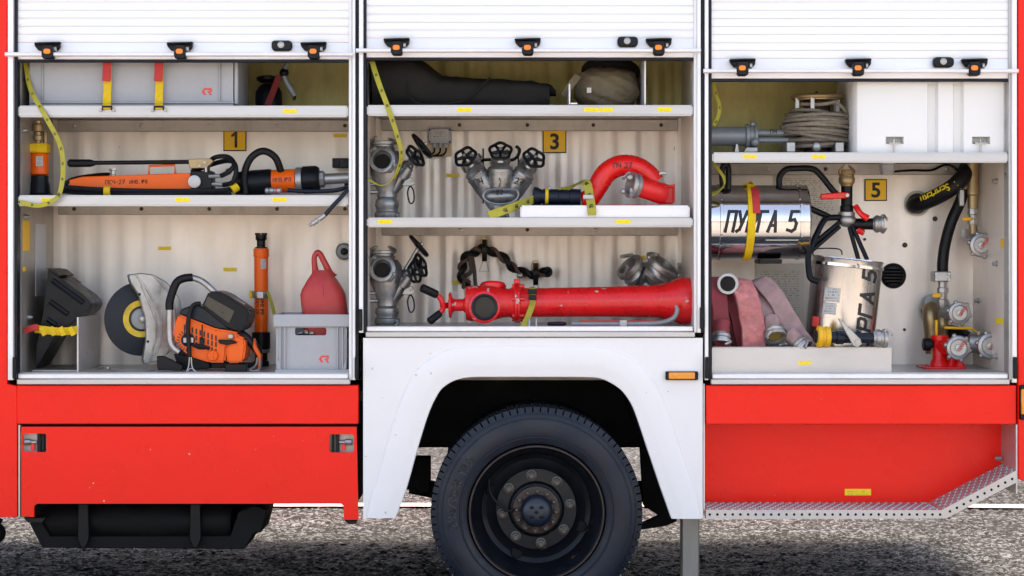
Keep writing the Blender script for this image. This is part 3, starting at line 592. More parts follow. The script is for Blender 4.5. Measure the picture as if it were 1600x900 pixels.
def marked_strap(name, label, pts, wdir, w, group=None, marks=True, m=None, base=None):
    P = [V(*p) for p in pts]; t = thing(name, label, 'strap', base or P[-1], group); mb = MB().ribbon(P, wdir, w); fr = mb.frames; O('webbing', mb, m or LIME, t)
    if marks:
        mk = MB(); acc = 0; last = fr[0][0]
        for p, tt, wd, nn in fr:
            acc += (p-last).length; last = p
            if acc > .055:
                acc = 0; s_ = -1 if nn.y > 0 else 1; n2 = nn*s_*.0022; h = w*.3
                q = [(-1,0),(-.2,.8),(.9,.8),(1,.3),(.4,.1),(1,-.7),(.4,-.7),(-.1,-.05),(.1,.35),(.5,.42),(-.1,.42),(-.4,0),(-.1,-.7),(-.5,-.7)]
                mk.add([p+n2+wd*(b*h)*(-s_)+tt*(a*h) for a,b in q], [tuple(range(len(q)))])
        O('printed_mark', mk, INK, t, smooth=0)['kind'] = 'stuff'
    return t
def rlogo(root, x, y, Y, k=1.0):
    m = MB(); f = lambda pts: m.add([V(x+a*k, y+b*k, Y) for a,b in pts], [tuple(range(len(pts)))])
    f([(-8,0),(-4,-5.5),(7,-5.5),(8,-4),(8,-2.5),(-2.5,-2.5),(-4.2,0)]); f([(-8,0),(-4.2,0),(-2,3),(-1,5.5),(-4,5.5)]); f([(5,-2.5),(8,-2.5),(8,-.5),(6.5,1),(5,1)]); f([(0,-.5),(5,-1),(5,1),(2,1.2)]); f([(2,1.2),(5,1),(8.5,5.5),(5,5.5)])
    return O('printed_logo', m, LOGO, root, smooth=0)
def wsp(mb, amt, sc=8, seed=0):          # crumple a soft shape
    for i, v in enumerate(mb.v):
        n = mnoise.noise_vector(v*sc+Vector((seed,0,0)))*amt+mnoise.noise_vector(v*sc*2.7+Vector((0,seed,0)))*amt*.45; mb.v[i] = v+n
    return mb
Z1, Z2, ZF1 = Z(165,.012)-.004, Z(305,.012)-.004, Z(583)
Z3, Z4, ZF2 = Z(164,.012)-.004, Z(340,.012)-.004, Z(512)
Z5, ZF3 = Z(238,.012)-.004, Z(583)
# ---------------------------------------------------------------- locker 1, top shelf
t = thing('storage_box', 'long grey plastic box with red logo held by two yellow straps', 'box', (X(205,.1),.25,Z1))
za, zb = Z1, Z(62,.1); xa, xb = X(47,.1), X(365,.1); m = MB()
m.box((xa,.09,za),(xb,.094,zb)).box((xa,.45,za),(xb,.454,zb)).box((xa,.0942,za),(xa+.004,.4498,zb)).box((xb-.004,.0942,za),(xb,.4498,zb)).box((xa+.005,.095,za),(xb-.005,.449,za+.006)); O('shell', m, CRATE, t, smooth=0)
for x in (66,343): O('rib', MB().pbox(x-1.2,70,x+1.2,161,.08,.0898,.002), CRATE, t)
O('base_rail', MB().pbox(47,158.5,366,161.5,.078,.0898,.002), CRATE, t); O('corner_flange', MB().pbox(366,85,372,163,.09,.40,.003), CRATE, t); rlogo(t, 323, 143, .0885)
for x in (167,248):
    t = thing('tie_strap', 'yellow tie strap with red end over the long grey box, '+('nearer the red logo' if x > 200 else 'farther from the red logo'), 'strap', V(x,172,.0), 'straps over the long grey box')
    O('webbing', MB().ribbon([V(x+1,88,.06),V(x+1,130,.068),V(x,158,.05),V(x,165,.004),V(x,170,-.004)], (1,0,0), .032), YEL, t)
    O('red_end', MB().ribbon([V(x+.5,95,.05),V(x,112,.053),V(x-1,127,.054)], (1,0,0), .034, .004), REDW, t)
    O('buckle', MB().pbox(x-8,165,x+8,168,-.008,-.002,.001).pbox(x-8,168.2,x-6,172,-.008,-.002).pbox(x+6,168.2,x+8,172,-.008,-.002), PLAST, t)
    O('footman_loop', MB().cyl(V(x-10,172,.012),V(x-10,172,.002),.007,seg=10).cyl(V(x+10,172,.012),V(x+10,172,.002),.007,seg=10), STEEL, t)
t = thing('spray_canister', 'dark canister with black cap, red strap and grey wand on the top shelf', 'canister', (X(420,.35),.4,Z1))
O('canister', MB().lathe((X(420,.36),.36,Z1),(0,0,1),[(0,.045),(.01,.055),(.085,.055),(.11,.04),(.12,.025)],24), PLAST, t); O('cap', MB().lathe((X(418,.36),.36,Z1+.125),(0,0,1),[(0,.03),(.012,.045),(.022,.045),(.03,.02)],20), RUB, t)
O('strap', MB().ribbon([V(436,118,.28),V(428,140,.28),V(418,165,.285)], (1,0,0), .026), mat('dull_red_webbing',(.2,.015,.015),.8), t); O('wand', MB().tube([V(450,95,.3),V(444,116,.3),V(452,135,.3),V(461,150,.3)], [.006,.014,.014,.012], 10), GREYP, t)
O('trigger', MB().ball(V(444,114,.3), .02, 10).tube([V(461,150,.3),V(459,157,.3)],.006), PLAST, t)
marked_strap('lashing_strap', 'lime lashing strap hanging loose past the upright orange cylinder', [(40,98,.1),(48,140,.06),(70,180,-.01),(92,222,-.005),(98,250,.0),(97,285,-.01),(88,310,-.02),(62,321,-.015),(30,316,.0)], (Vector((1,.2,.1)),Vector((.15,.1,1))), .019)
# ---------------------------------------------------------------- locker 1, middle shelf
t = thing('hydraulic_cylinder', 'short orange cylinder with brass coupling standing on dark base at the side wall', 'cylinder', (X(62,.25),.25,Z2)); c = (X(62,.25),.25,Z2)
O('base', MB().lathe(c,(0,0,1),[(0,.055),(.012,.055),(.02,.045),(.05,.042),(.07,.036),(.09,.036)],20).pbox(40,296,52,304,.22,.28,.003), PLAST, t)
z0 = Z(272,.25)-Z2; z1 = Z(240,.25)-Z2; z2 = Z(224,.25)-Z2
O('body', MB().lathe(c,(0,0,1),[(z0-.004,.030),(z0,.036),(z1-.004,.036),(z1,.033)],24), ORANGE, t); O('yellow_band', MB().box((c[0]-.037,c[1]-.037,c[2]+z1+.002),(c[0]+.037,c[1]+.037,c[2]+z2),.006), YEL, t)
O('rating_plate', MB().box((c[0]-.006,c[1]-.0375,c[2]+z0+.03),(c[0]+.022,c[1]-.034,c[2]+z0+.07)), PLATE, t)
O('coupling', MB().lathe((c[0]-.006,c[1],c[2]+z2),(0,0,1),[(0,.012),(.01,.012),(.012,.02),(.03,.02),(.034,.014),(.045,.014),(.05,.022),(.075,.022),(.08,.013),(.09,.015)],14).lathe((c[0]+.018,c[1]+.02,c[2]+z2),(0,0,1),[(0,.01),(.04,.012),(.05,.009)],12), BRASS, t); O('bracket', MB().pbox(30,225,46,240,.23,.3,.002), LIP, t)
t = thing('hand_pump', 'orange hydraulic hand pump with long black lever and handwritten inventory number', 'pump', V(200,305,.22))
O('reservoir', MB().prism([(107.6,281),(128,276),(284,270.5),(297,270.5),(301,296),(249,297),(143,299),(109,295)], .18, .27, .003), ORANGE, t); O('carry_handle', MB().tube([V(233,274,.22),V(233,259.5,.22),V(273,258,.22),V(274,272,.22)], .005, 8, False), ORANGE, t)
O('filler_cap', MB().lathe(V(176,277,.22),(0,0,1),[(0,.014),(.01,.014),(.012,.011),(.025,.011),(.027,.016),(.034,.016)],6), STEEL, t)
O('valve_block', MB().pbox(297,267,332,296,.18,.26,.004).pbox(318,258,326,268,.2,.24,.002), PLAST, t); O('release_knob', MB().lathe(V(305,284,.18),(0,-1,0),[(0,.026),(.006,.027),(.022,.025),(.024,.01)],20), CASTL, t)
O('lever', MB().cyl(V(140,254.5,.21),V(297,253,.21),.0085), PLAST, t); O('lever_grip', MB().lathe(V(106,255,.21),(1,0,0),[(0,.010),(.006,.016),(.09,.0155),(.11,.0095)],14), RUB, t)
O('pivot_bracket', MB().prism([(294,248.5),(329,247.5),(334,252),(322,263),(296,263)], .19, .23, .002), BRASS, t); O('pivot_pin', MB().cyl(V(312,259,.19),V(312,259,.184),.006,seg=8).cyl(V(320,254,.19),V(320,254,.184),.006,seg=8), STEEL, t)
O('lift_rod', MB().cyl(V(322,269,.17),V(322,261,.17),.006), STEEL, t); O('hose_end', MB().cyl(V(326,276,.17),V(345,275,.17),.008,seg=8).cyl(V(331,288,.17),V(349,289,.17),.008,seg=8), STEEL, t)
O('hydraulic_hose', MB().tube([V(345,275,.17),V(358,268,.16),V(366,256,.17),V(355,245,.2),V(336,246,.22),V(325,256,.25)], .010, 8).tube([V(349,289,.17),V(364,284,.15),V(369,265,.15),V(362,252,.19),V(340,254,.24),V(300,268,.28)], .010, 8)
  .tube([V(100,293,.15),V(160,297,.14),V(230,299,.14),V(300,299,.14),V(350,298,.15),V(368,293,.2)], .011, 8).tube([V(96,298,.17),V(150,302,.15),V(220,303,.14),V(300,302,.14),V(362,301,.16)], .010, 8).tube([V(94,296,.17),V(112,281,.2),V(150,274,.28),V(175,273,.3)], .009, 8), RUB, t)
O('hook_and_loop_wrap', MB().tube([V(163,299,.14),V(173,299,.14)], .021, 12, False), YEL, t); O('hook_and_loop_wrap', MB().tube([V(362,297,.16),V(371,291,.17)], .018, 12, False), YEL, t)
m = MB(); f0 = V(165,288,.1785); letters(m, 'ПСЧ-27', lambda u,v: f0+Vector((u,0,v+u*.03)), .016, .0022); f1 = V(200,287,.1785); letters(m, ' ИНВ. №8', lambda u,v: f1+Vector((u,0,v+u*.03)), .014, .002); O('handwriting', m, INK, t, smooth=0)
t = thing('rescue_ram', 'black rescue spreader tool with orange sleeve, steel piston rod and looped handle', 'rescue tool', V(440,305,.22)); ax = Vector((1,0,.05))
p0 = V(364,287,.25); O('body', MB().lathe(p0,ax,[(0,.03),(.01,.045),(.06,.05),(.15,.052),(.155,.05),(.162,.045)],28), PLAST, t); q = lambda px: p0+ax.normalized()*((px-364)*s_at(.25))
O('sleeve', MB().lathe(q(425),ax,[(0,.044),(.002,.047),(.095,.047),(.097,.044)],28), ORANGE, t); O('steel_ring', MB().lathe(q(462),ax,[(0,.044),(.004,.053),(.026,.053),(.03,.048)],28), CASTL, t)
O('head', MB().lathe(q(473),ax,[(0,.05),(.003,.056),(.055,.056),(.068,.048),(.07,.03)],28), PLAST, t); O('rod_nut', MB().lathe(q(498),ax,[(0,.034),(.02,.034),(.026,.028),(.028,.02)],8), CASTL, t); O('piston_rod', MB().lathe(q(506),ax,[(0,.022),(.10,.0215),(.102,.018),(.16,.018)],20), STEEL, t)
O('loop_handle', MB().tube([V(384,303,.2),V(382,272,.2),V(392,247,.2),V(411,236,.2),V(430,246,.21),V(439,268,.23)], .0145, 12), RUB, t); O('lifting_eye', MB().ball(V(357,268,.25),.014,10), STEEL, t)
m = MB(); f = ontocyl(q(429)+Vector((0,0,0)), ax, (0,0,1), .047, .001); letters(m, 'ИНВ.№8', lambda u,v: f(u,v-.004), .016, .002, n=2); O('handwriting', m, INK, t, smooth=0)
O('coupler', MB().lathe(V(414,298,.14),(1,0,.0),[(0,.008),(.004,.012),(.014,.012),(.016,.009),(.02,.013),(.035,.013),(.037,.01),(.042,.013),(.062,.013),(.066,.009)],14), CASTL, t); O('coupler_ring', MB().torus(V(432,298,.14),(1,0,0),.012,.003,16,6), REDS, t)
t = thing('hydraulic_hose', 'blue-black hydraulic hose dangling over the shelf edge with a steel nozzle end', 'hose', V(500,322,.0)); O('hose', MB().tube([V(450,297,.14),V(475,299,.13),V(520,298,.1),V(545,293,.05),V(535,306,-.02),V(520,322,-.03),V(508,336,-.03)], .0085, 10), NAVY, t)
O('nozzle_end', MB().lathe(V(508,336,-.03),V(483,353,-.03)-V(508,336,-.03),[(0,.010),(.03,.010),(.031,.006),(.036,.006),(.037,.0115),(.045,.0115),(.046,.008),(.055,.011),(.06,.011),(.062,.006),(.075,.005)],10), CASTL, t)
t = tag(O('clip_bracket', MB().pbox(519,247,545,262,.5,.56,.003).pbox(524,250,530,259,.49,.499,.001).pbox(538,278,545,293,.45,.55,.003), PLAST), 'small black clip bracket on the back wall beside the ram piston rod', 'bracket')
# ---------------------------------------------------------------- locker 1, floor
GC = 'black wheel chocks in the metal holder'
def chock(Y0, Y1, dx, label):
    t = thing('wheel_chock', label, 'wheel chock', (X(60+dx,Y0),(Y0+Y1)/2,ZF1), GC); pts = [(74.7,421),(131,461),(140,470),(141.5,477),(137,486),(106.7,508),(88,521),(57,574),(55,574),(57,540),(66.7,492)]
    pts = [(x+dx, y) for x,y in pts]; O('body', MB().prism(pts, Y0, Y1, .006, 2), PLAST, t)
    for a, b, c_, d_ in ((82,438,130,473),(78,471,106,491),(74,499,87,508)): O('side_rib', MB().tube([V(a+dx,b,Y0),V(c_+dx,d_,Y0)], .011, 8), PLAST, t)
    O('tread_groove', MB().add([V(92+dx,428,Y0)+Vector((0,.04,.012)),V(118+dx,447,Y0)+Vector((0,.04,.012)),V(118+dx,447,Y0)+Vector((0,.07,.012)),V(92+dx,428,Y0)+Vector((0,.07,.012))],[(0,1,2,3)]), RUB, t)
    O('top_edge', MB().vprism([V(72+dx,419,Y0),V(84+dx,421,Y0),V(96+dx,430,Y0),V(93+dx,432,Y0)], (0,Y1-Y0,0)), PLAST, t); return t
chock(.14,.32,0,'black plastic wheel chock with ribbed side, in front of its twin in the metal holder'); chock(.335,.52,4,'black plastic wheel chock tucked behind its ribbed twin')
t = thing('chock_holder', 'bare aluminium chock holder with upright side plate beside the saw blade', 'holder', (X(100),.3,ZF1))
O('side_plate', MB().box((-1.722,.1,ZF1),(-1.716,.5,ZF1+.215)), LIP, t); O('base_plate', MB().box((X(50,.1),.1,ZF1+.001),(-1.7225,.5,ZF1+.005)), SIDEW, t)
t = thing('retaining_strap', 'twisted yellow retaining strap with red end across the wheel chocks', 'strap', V(80,520,.1)); O('webbing', MB().ribbon([V(54,514,.11),V(66,515,.085),V(80,517,.083),V(95,518,.084),V(110,517,.09),V(121,515,.1)], (0,-.2,1), .032, .004), YEL, t)
O('red_end', MB().ribbon([V(39,517,.09),V(48,513,.085),V(60,511,.085)], (.2,0,1), .026, .004), REDW, t)
for i in range(4): O('twist_fold', MB().ribbon([V(64+15*i,511,.078),V(70+15*i,524,.078)], (1,0,.2), .02, .003), YEL, t)
# cut-off saw
t = thing('cut_off_saw', 'orange petrol cut-off saw with dark disc blade and grey blade guard', 'saw', (X(300,.2),.2,ZF1)); BA = math.radians(35); bc = V(221,498,.26)
def bl(px, py, dy=0):   # point in the turned blade plane, seen at photo pixel px, py
    k = s_at(.26); u = (px-221)*k/math.cos(BA); return bc+Vector((u*math.cos(BA)+dy*math.sin(BA)*-1, u*math.sin(BA)*.6+dy*math.cos(BA), (498-py)*k))
bn = Vector((math.sin(math.atan(math.tan(BA)*.6)),-math.cos(math.atan(math.tan(BA)*.6)),0)); kb = s_at(.26)
O('blade', MB().lathe(bc-bn*.003,bn,[(0,57*kb),(.002,58*kb),(.004,58*kb),(.006,57*kb)],64), mat('abrasive_disc', (.014,.018,.024), .6, 0, .25, 18, dirt=.4, dcol=(.035,.034,.032), bump=.2, spec=.3), t)
O('blade_label', MB().lathe(bc+bn*.0032,bn,[(0,29*kb),(.0006,29*kb),(.0006,20*kb),(0,20*kb)],48,False,False), mat('yellow_disc_label', (.62,.42,.03), .6, 0, .2, 30, dirt=.6, dcol=(.3,.16,.04), dscale=20), t)
O('blade_flange', MB().lathe(bc+bn*.0035,bn,[(0,17*kb),(.006,16*kb),(.008,7*kb),(.012,6*kb),(.014,3*kb)],28), GREYP, t); O('arbor_nut', MB().lathe(bc+bn*.017,bn,[(0,.011),(.01,.011),(.012,.006)],6), STEEL, t)
gp = [(198.9,429),(217,426.4),(235,429),(251.7,438.9),(264,451.4),(273.9,469.4),(278,494),(273.9,519),(265.6,544),(243,563.9),(221,568),(219.7,561),(225,527.8),(223.9,497),(214,461),(201.7,441.7)]
O('blade_guard', MB().vprism([bl(x,y)+bn*.012 for x,y in gp], bn*.038, .004), CASTL, t)
for pts in (((209,428),(222,452),(236,490),(238,525),(228,565)),((217,440),(231,462),(245,495),(246,525),(238,552),(233,550),(238,520),(236,495),(224,462),(217,446)),((235,431),(258,460),(266,497),(262,530),(250,556))):
    O('guard_rib', MB().tube([bl(x,y)+bn*.05 for x,y in pts], .0045, 6), CASTL, t)
for x,y in ((214.5,459.5),(226.5,533)): O('guard_bolt', MB().lathe(bl(x,y)+bn*.05,bn,[(0,.006),(.003,.005)],10), PLAST, t)
px3 = lambda pts: [(x/3.6+160, y/3.6+350) for x,y in pts]
O('body', MB().prism(px3([(430,508),(520,543),(640,590),(735,603),(765,612),(775,690),(700,690),(690,780),(600,780),(500,748),(445,710),(400,640),(405,560)]), .13, .30, .008, 2), ORANGE, t)
O('tank', MB().prism(px3([(695,690),(735,640),(760,625),(800,645),(806,690),(795,770),(770,782),(700,782)]), .12, .29, .008, 2), ORANGE, t)
sl_ = MB()
for r_ in range(3):
    for i in range(9): x = 458+22*i; y = 566+7.5*i+38*r_; sl_.add([V(*p,.1290) for p in px3([(x,y),(x+9,y+1),(x+9,y+32-r_*3),(x,y+31-r_*3)])],[(0,1,2,3)])
for i in range(10): a = math.radians(95+17*i); sl_.add([V(*p,.1293) for p in px3([(480+math.cos(a)*44,655+math.sin(a)*44),(480+math.cos(a)*62,655+math.sin(a)*62),(480+math.cos(a+.1)*62,655+math.sin(a+.1)*62),(480+math.cos(a+.1)*44,655+math.sin(a+.1)*44)])],[(0,1,2,3)])
O('vent_slots', sl_, INK, t, smooth=0)
O('starter_cover', MB().lathe(V(*px3([(482,652)])[0],.13),(0,-1,0),[(0,38/3.6*K),(.008,37/3.6*K),(.012,30/3.6*K)],24), PLAST, t); O('starter_badge', MB().pbox(*px3([(455,640)])[0],*px3([(512,668)])[0],.116,.1178,.001), CASTL, t)
O('starter_grip', MB().tube([V(*p,.105) for p in px3([(508,682),(550,690),(605,698)])],[.006,.012,.005],8).prism(px3([(548,640),(566,638),(570,690),(545,695)]), .1, .115, .003), PLAST, t); O('starter_cord', MB().tube([V(*p,.11) for p in px3([(560,640),(562,565)])],.003,6), PLAST, t)
c = V(*px3([(622,740)])[0],.13); O('fuel_cap', MB().lathe(c,(0,-1,0),[(0,32/3.6*K),(.01,30/3.6*K),(.013,26/3.6*K)],20).box(c+Vector((-.017,-.018,-.003)),c+Vector((.017,-.0131,.003))).box(c+Vector((-.003,-.019,-.017)),c+Vector((.003,-.0132,.017))), ORANGE, t)
O('engine_block', MB().prism(px3([(440,480),(520,450),(580,475),(700,575),(735,600),(640,588),(520,541),(432,506)]), .14, .29, .005), NAVY, t)
O('filter_housing', MB().prism(px3([(597,380),(650,378),(700,398),(815,478),(828,490),(820,545),(795,600),(745,598),(690,575),(558,462)]), .12, .31, .012, 2), PLAST, t)
O('filter_side', MB().prism(px3([(594,405),(745,490),(712,560),(572,455)]), .117, .1195, .001), mat('dusty_plastic', (.045,.036,.024), .35, .1, .3, 20), t); O('filter_label', MB().vprism([V(*p,.13)+Vector((0,dy,.012)) for p,dy in zip(px3([(740,440),(790,472),(790,472),(740,440)]),(.03,.03,.09,.09))],(0,0,.001)), PLATE, t)
O('front_handle', MB().tube([V(*p,.14) for p in px3([(378,480),(378,600),(388,680),(432,722)])],.0125,10).tube([V(*p,.16) for p in px3([(500,300),(560,322),(625,378),(640,400)])],.0125,10), CASTL, t)
O('handle_grip', MB().tube([V(*p,y) for p,y in zip(px3([(378,482),(380,430),(412,338),(450,308),(506,300)]),(.14,.14,.145,.15,.16))],.0165,12), RUB, t)
O('rear_handle', MB().tube([V(*p,.2) for p in px3([(760,595),(810,640),(865,700),(888,735)])],[.014,.018,.017,.012],10), NAVY, t); O('handle_guard', MB().prism(px3([(850,640),(868,690),(893,735),(888,815),(872,822),(872,745),(845,700)]), .17, .22, .003), ORANGE, t)
O('trigger_guard', MB().tube([V(*p,.165) for p in px3([(872,750),(862,795),(825,822),(880,820),(885,760)])],.004,6), CASTL, t); O('throttle', MB().prism(px3([(650,650),(735,655),(760,668),(700,682),(655,672)]), .105, .125, .003), PLAST, t); O('choke_lever', MB().pbox(*px3([(706,620)])[0],*px3([(735,645)])[0],.11,.128,.002), STEEL, t)
O('water_hose', MB().tube([V(*p,.11) for p in px3([(490,745),(485,660),(482,560),(500,475),(525,450),(552,448)])],.009,10), RUB, t); O('hose_clip', MB().tube([V(*p,.1) for p in px3([(490,750),(485,800),(475,830),(498,812),(527,832),(505,805),(500,750)])],.0025,6), CASTL, t)
O('support_frame', MB().prism(px3([(305,742),(345,742),(450,795),(450,826),(310,822)]), .1, .12, .003).prism(px3([(400,730),(500,745),(606,785),(606,815),(430,822)]), .2, .24, .003).prism(px3([(690,788),(812,788),(812,830),(690,830)]), .1, .14, .003).prism(px3([(420,700),(700,780),(850,780),(850,812),(420,812)]), .22, .26, .003), PLAST, t)
# upright ram
t = thing('hydraulic_ram', 'tall orange hydraulic ram standing upright with black toothed head', 'rescue tool', (X(408,.48),.48,ZF1)); cz = lambda py: Z(py,.48)-ZF1; c = Vector((X(408,.48),.48,ZF1))
O('foot', MB().lathe(c,(0,0,1),[(0,.033),(.02,.033),(.022,.026),(.055,.026)],20), PLAST, t); O('foot_ring', MB().lathe(c,(0,0,1),[(.0555,.034),(.058,.036),(.068,.036),(.07,.034)],24), CASTL, t); O('lower_collar', MB().lathe(c,(0,0,1),[(.0705,.034),(.075,.038),(cz(520),.038),(cz(519),.034)],24), RUB, t)
O('tube', MB().lathe(c,(0,0,1),[(cz(519)+.001,.028),(cz(402),.029),(cz(401),.032),(cz(389),.032),(cz(388),.028)],28), ORANGE, t)
O('neck', MB().lathe(c,(0,0,1),[(cz(388)+.0005,.026),(cz(386),.026),(cz(385.5),.018),(cz(375),.018)],20), PLAST, t); hd = MB().lathe(c,(0,0,1),[(cz(376),.019),(cz(374),.0235),(cz(367),.0235)],20)
for k in range(6): a = math.pi*k/3; p = c+Vector((math.cos(a)*.019,math.sin(a)*.019,cz(367))); hd.box(p-Vector((.006,.006,.001)),p+Vector((.006,.006,.008)))
O('toothed_head', hd, PLAST, t); O('data_plate', MB().add([ontocyl(c,(0,0,1),(1,0,0),.0288)(u,v) for u in (cz(420),cz(405)) for v in (.002,.01,.018,.026)],[(0,1,5,4),(1,2,6,5),(2,3,7,6)]), PLATE, t)
m = MB(); f = ontocyl(c,(0,0,1),(1,0,0),.0285,.001); letters(m,'ИНВ №8',lambda u,v: f(cz(468)-u,v+.002),.013,.0026,n=2); letters(m,'ПСЧ 27',lambda u,v: f(cz(468)-u,v-.02),.013,.0026,n=2); O('handwriting', m, INK, t, smooth=0)
O('clamp', MB().lathe(c,(0,0,1),[(cz(466),.031),(cz(465),.033),(cz(456),.033),(cz(455),.031)],24), CASTL, t); O('clamp_buckle', MB().box(c+Vector((-.012,-.045,cz(466))),c+Vector((.016,-.0335,cz(455))),.002), CASTL, t); O('clamp_strap', MB().ribbon([c+Vector((.03,-.02,cz(456))),c+Vector((.043,-.03,cz(468))),c+Vector((.06,-.03,cz(492)))], (1,0,0), .014), LIME, t); O('yellow_tab', MB().box(c+Vector((-.045,-.03,cz(466))),c+Vector((-.034,.0,cz(454))),.002), YEL, t)
# crate with red can
t = thing('plastic_crate', 'grey stacking crate with red logo and open hand hole', 'crate', (X(487,.06),.2,ZF1)); x0, x1 = X(431,.07), X(542,.07); zt = Z(491,.07); m = MB()
plate(m, [[(431,508),(542,508),(540,579),(433,579)], rrect(461,512,510,524,3)], (0,.004,0), Y0=.07); m.box((x0,.0741,ZF1+.002),(x0+.004,.33,Z(508,.07))).box((x1-.004,.0741,ZF1+.002),(x1,.33,Z(508,.07))).box((x0,.3301,ZF1+.002),(x1,.334,Z(508,.07))).box((x0+.0042,.0742,ZF1+.002),(x1-.0042,.33,ZF1+.008)); O('shell', m, CRATE, t, smooth=0)
rm = MB(); xa, xb = X(427,.06), X(546,.06)
for a, b in (((xa,.055,zt-.05),(xb,.0695,zt)),((xa,.3345,zt-.05),(xb,.345,zt)),((xa,.0696,zt-.05),(xa+.009,.3344,zt)),((xb-.009,.0696,zt-.05),(xb,.3344,zt))): rm.box(a,b,.003)
O('rim', rm, CRATE, t)
for x in (445,527,437.5,535): O('rib', MB().pbox(x-1.3,508.5,x+1.3,578,.058,.0698,.0015), CRATE, t)
O('base_rim', MB().pbox(430,577.5,545,583.3,.05,.0695,.002), CRATE, t); O('gusset', MB().prism([(434,579),(434,560),(441,579)],.06,.0697), CRATE, t); O('gusset', MB().prism([(541,579),(541,560),(534,579)],.06,.0697), CRATE, t); rlogo(t, 506, 561, .0693)
t = tag(O('bolts_in_crate', MB().ball(V(478,520,.13),.014,8).ball(V(487,521,.12),.012,8).tube([V(465,522,.15),V(480,518,.15)],.006).tube([V(487,519,.14),V(500,521,.15)],.007), STEEL), 'loose steel fittings lying inside the grey crate behind its hand hole', 'fittings')
t = thing('fuel_can', 'scuffed red plastic can with loop handle standing in the grey crate', 'can', (X(508,.2),.2,ZF1+.01)); cp = [(493,391.5),(499,392.5),(504,398.6),(512,414),(521,430),(533,447),(539,458),(543,494),(541,540),(478,540),(474,494),(470.5,460),(475,447),(482,436),(488,428),(490.5,421),(489,400)]
m = MB(); lv = [(545,478,541,1),(520,476,542,1),(494,474,543,1),(475,471.5,541,1),(460,470.5,539,1),(452,473,535.5,.97),(443,478,530,.9),(436,482,525,.8),(430,486,521,.66),(425,489,517.5,.52),(422,491,515.5,.45)]
b0 = 0
for y,xl,xr,dp in lv:
    cx_ = (X(xl,.2)+X(xr,.2))/2; hw = (X(xr,.2)-X(xl,.2))/2; z_ = max(Z(y,.2), ZF1+.011)
    for kk in range(32):
        a = 2*math.pi*kk/32; cs, sn = math.cos(a), math.sin(a); m.v.append(Vector((cx_+hw*math.copysign(abs(cs)**.42,cs), .2+.075*dp*math.copysign(abs(sn)**.42,sn), z_)))
for ii in range(len(lv)-1):
    for kk in range(32): a = ii*32+kk; b = ii*32+(kk+1)%32; m.f.append((a,b,b+32,a+32))
m.f.append(tuple(range(32))); m.f.append(tuple(range((len(lv)-1)*32, len(lv)*32))); O('body', m, REDP, t, smooth=50)
O('handle', MB().tube([V(494,432,.2),V(492,418,.2),V(491,403,.2),V(495,395,.2),V(500,397,.2),V(507,410,.2),V(515,426,.2),V(520,434,.2)],[.018,.012,.0105,.011,.012,.0125,.014,.022],14), REDP, t)
O('seam', MB().tube([V(503,424,.172),V(504,436,.145),V(504.5,448,.131),V(505,460,.124)],.003,6), REDP, t)
t = thing('vent_knob', 'dark round vent knob on the end of the back wall above the red can', 'knob', V(538,393,.55)); O('disc', MB().lathe(V(538,393,.575),(0,-1,0),[(0,.036),(.01,.036),(.014,.03),(.02,.028)],24), GREYP, t); O('boss', MB().lathe(V(538,393,.55),(0,-1,0),[(-.006,.016),(.02,.015),(.022,.012)],10), PLAST, t)
t = thing('shackle', 'small steel shackle and wire ring lying on the bare floor by the blade', 'shackle', (X(165,.2),.2,ZF1)); O('shackle_bow', MB().tube([(X(155,.2),.2,ZF1+.006),(X(162,.2),.22,ZF1+.012),(X(172,.2),.2,ZF1+.006)],.005).ball((X(168,.2),.2,ZF1+.008),.008,8), STEEL, t); O('wire_ring', MB().torus((X(205,.12),.14,ZF1+.003),(0,0,1),.09,.0016,36,5), STEEL, t)
# papers and stickers on the left wall
xw = X(27)-.0035
def wallcard(name, py0, py1, Y0, Y1, m, label, cat): return tag(O(name, MB().box((xw,Y0,Z(py1,(Y0+Y1)/2)),(xw+.002,Y1,Z(py0,(Y0+Y1)/2)),0), m, smooth=0), label, cat)
wallcard('notice_sheet', 350, 462, .30, .47, mat('white_sheet',(.58,.60,.64),.6,0,.05,8,dirt=.3,dcol=(.45,.5,.6),dscale=3), 'tall white notice sheet on the side wall behind the wheel chocks', 'notice'); wallcard('warning_label', 345, 392, .10, .2, SIGNY, 'yellow warning label at the front of the side wall above the chocks', 'sticker'); wallcard('square_sticker', 417, 424, .1, .14, SIGNY, 'tiny square yellow sticker below the yellow warning label', 'sticker')
for i,(py,Y,lb) in enumerate(((338,.12,'above the yellow warning label'),(496,.18,'beside the red strap end'),(203,.1,'behind the lime strap on the middle shelf'))):
    p = Vector((xw,Y,Z(py,Y))); tag(O('wall_bolt', MB().lathe(p,(1,0,0),[(0,.010),(.006,.010),(.014,.006),(.02,.006)],8), STEEL), 'steel wall bolt on the side wall '+lb, 'bolt')
# ---------------------------------------------------------------- locker 2, top shelf
def loft(mb, secs, seg=20, p_=2.6):
    """secs: (centre Vector, half width along axis1, half height, axis1) super-ellipse sections along X"""
    b0 = len(mb.v)
    for c, a, h in secs:
        for k in range(seg):
            t_ = 2*math.pi*k/seg; cs, sn = math.cos(t_), math.sin(t_)
            mb.v.append(Vector(c)+Vector((0, a*math.copysign(abs(cs)**(2/p_),cs), h*math.copysign(abs(sn)**(2/p_),sn))))
    for i in range(len(secs)-1):
        for k in range(seg): a = b0+i*seg+k; b = b0+i*seg+(k+1)%seg; mb.f.append((a,b,b+seg,a+seg))
    mb.f.append(tuple(b0+k for k in range(seg-1,-1,-1))); mb.f.append(tuple(b0+(len(secs)-1)*seg+k for k in range(seg))); return mb
t = thing('equipment_bag', 'long black canvas bag lying on the top shelf', 'bag', (X(710,.3),.3,Z3)); secs = []
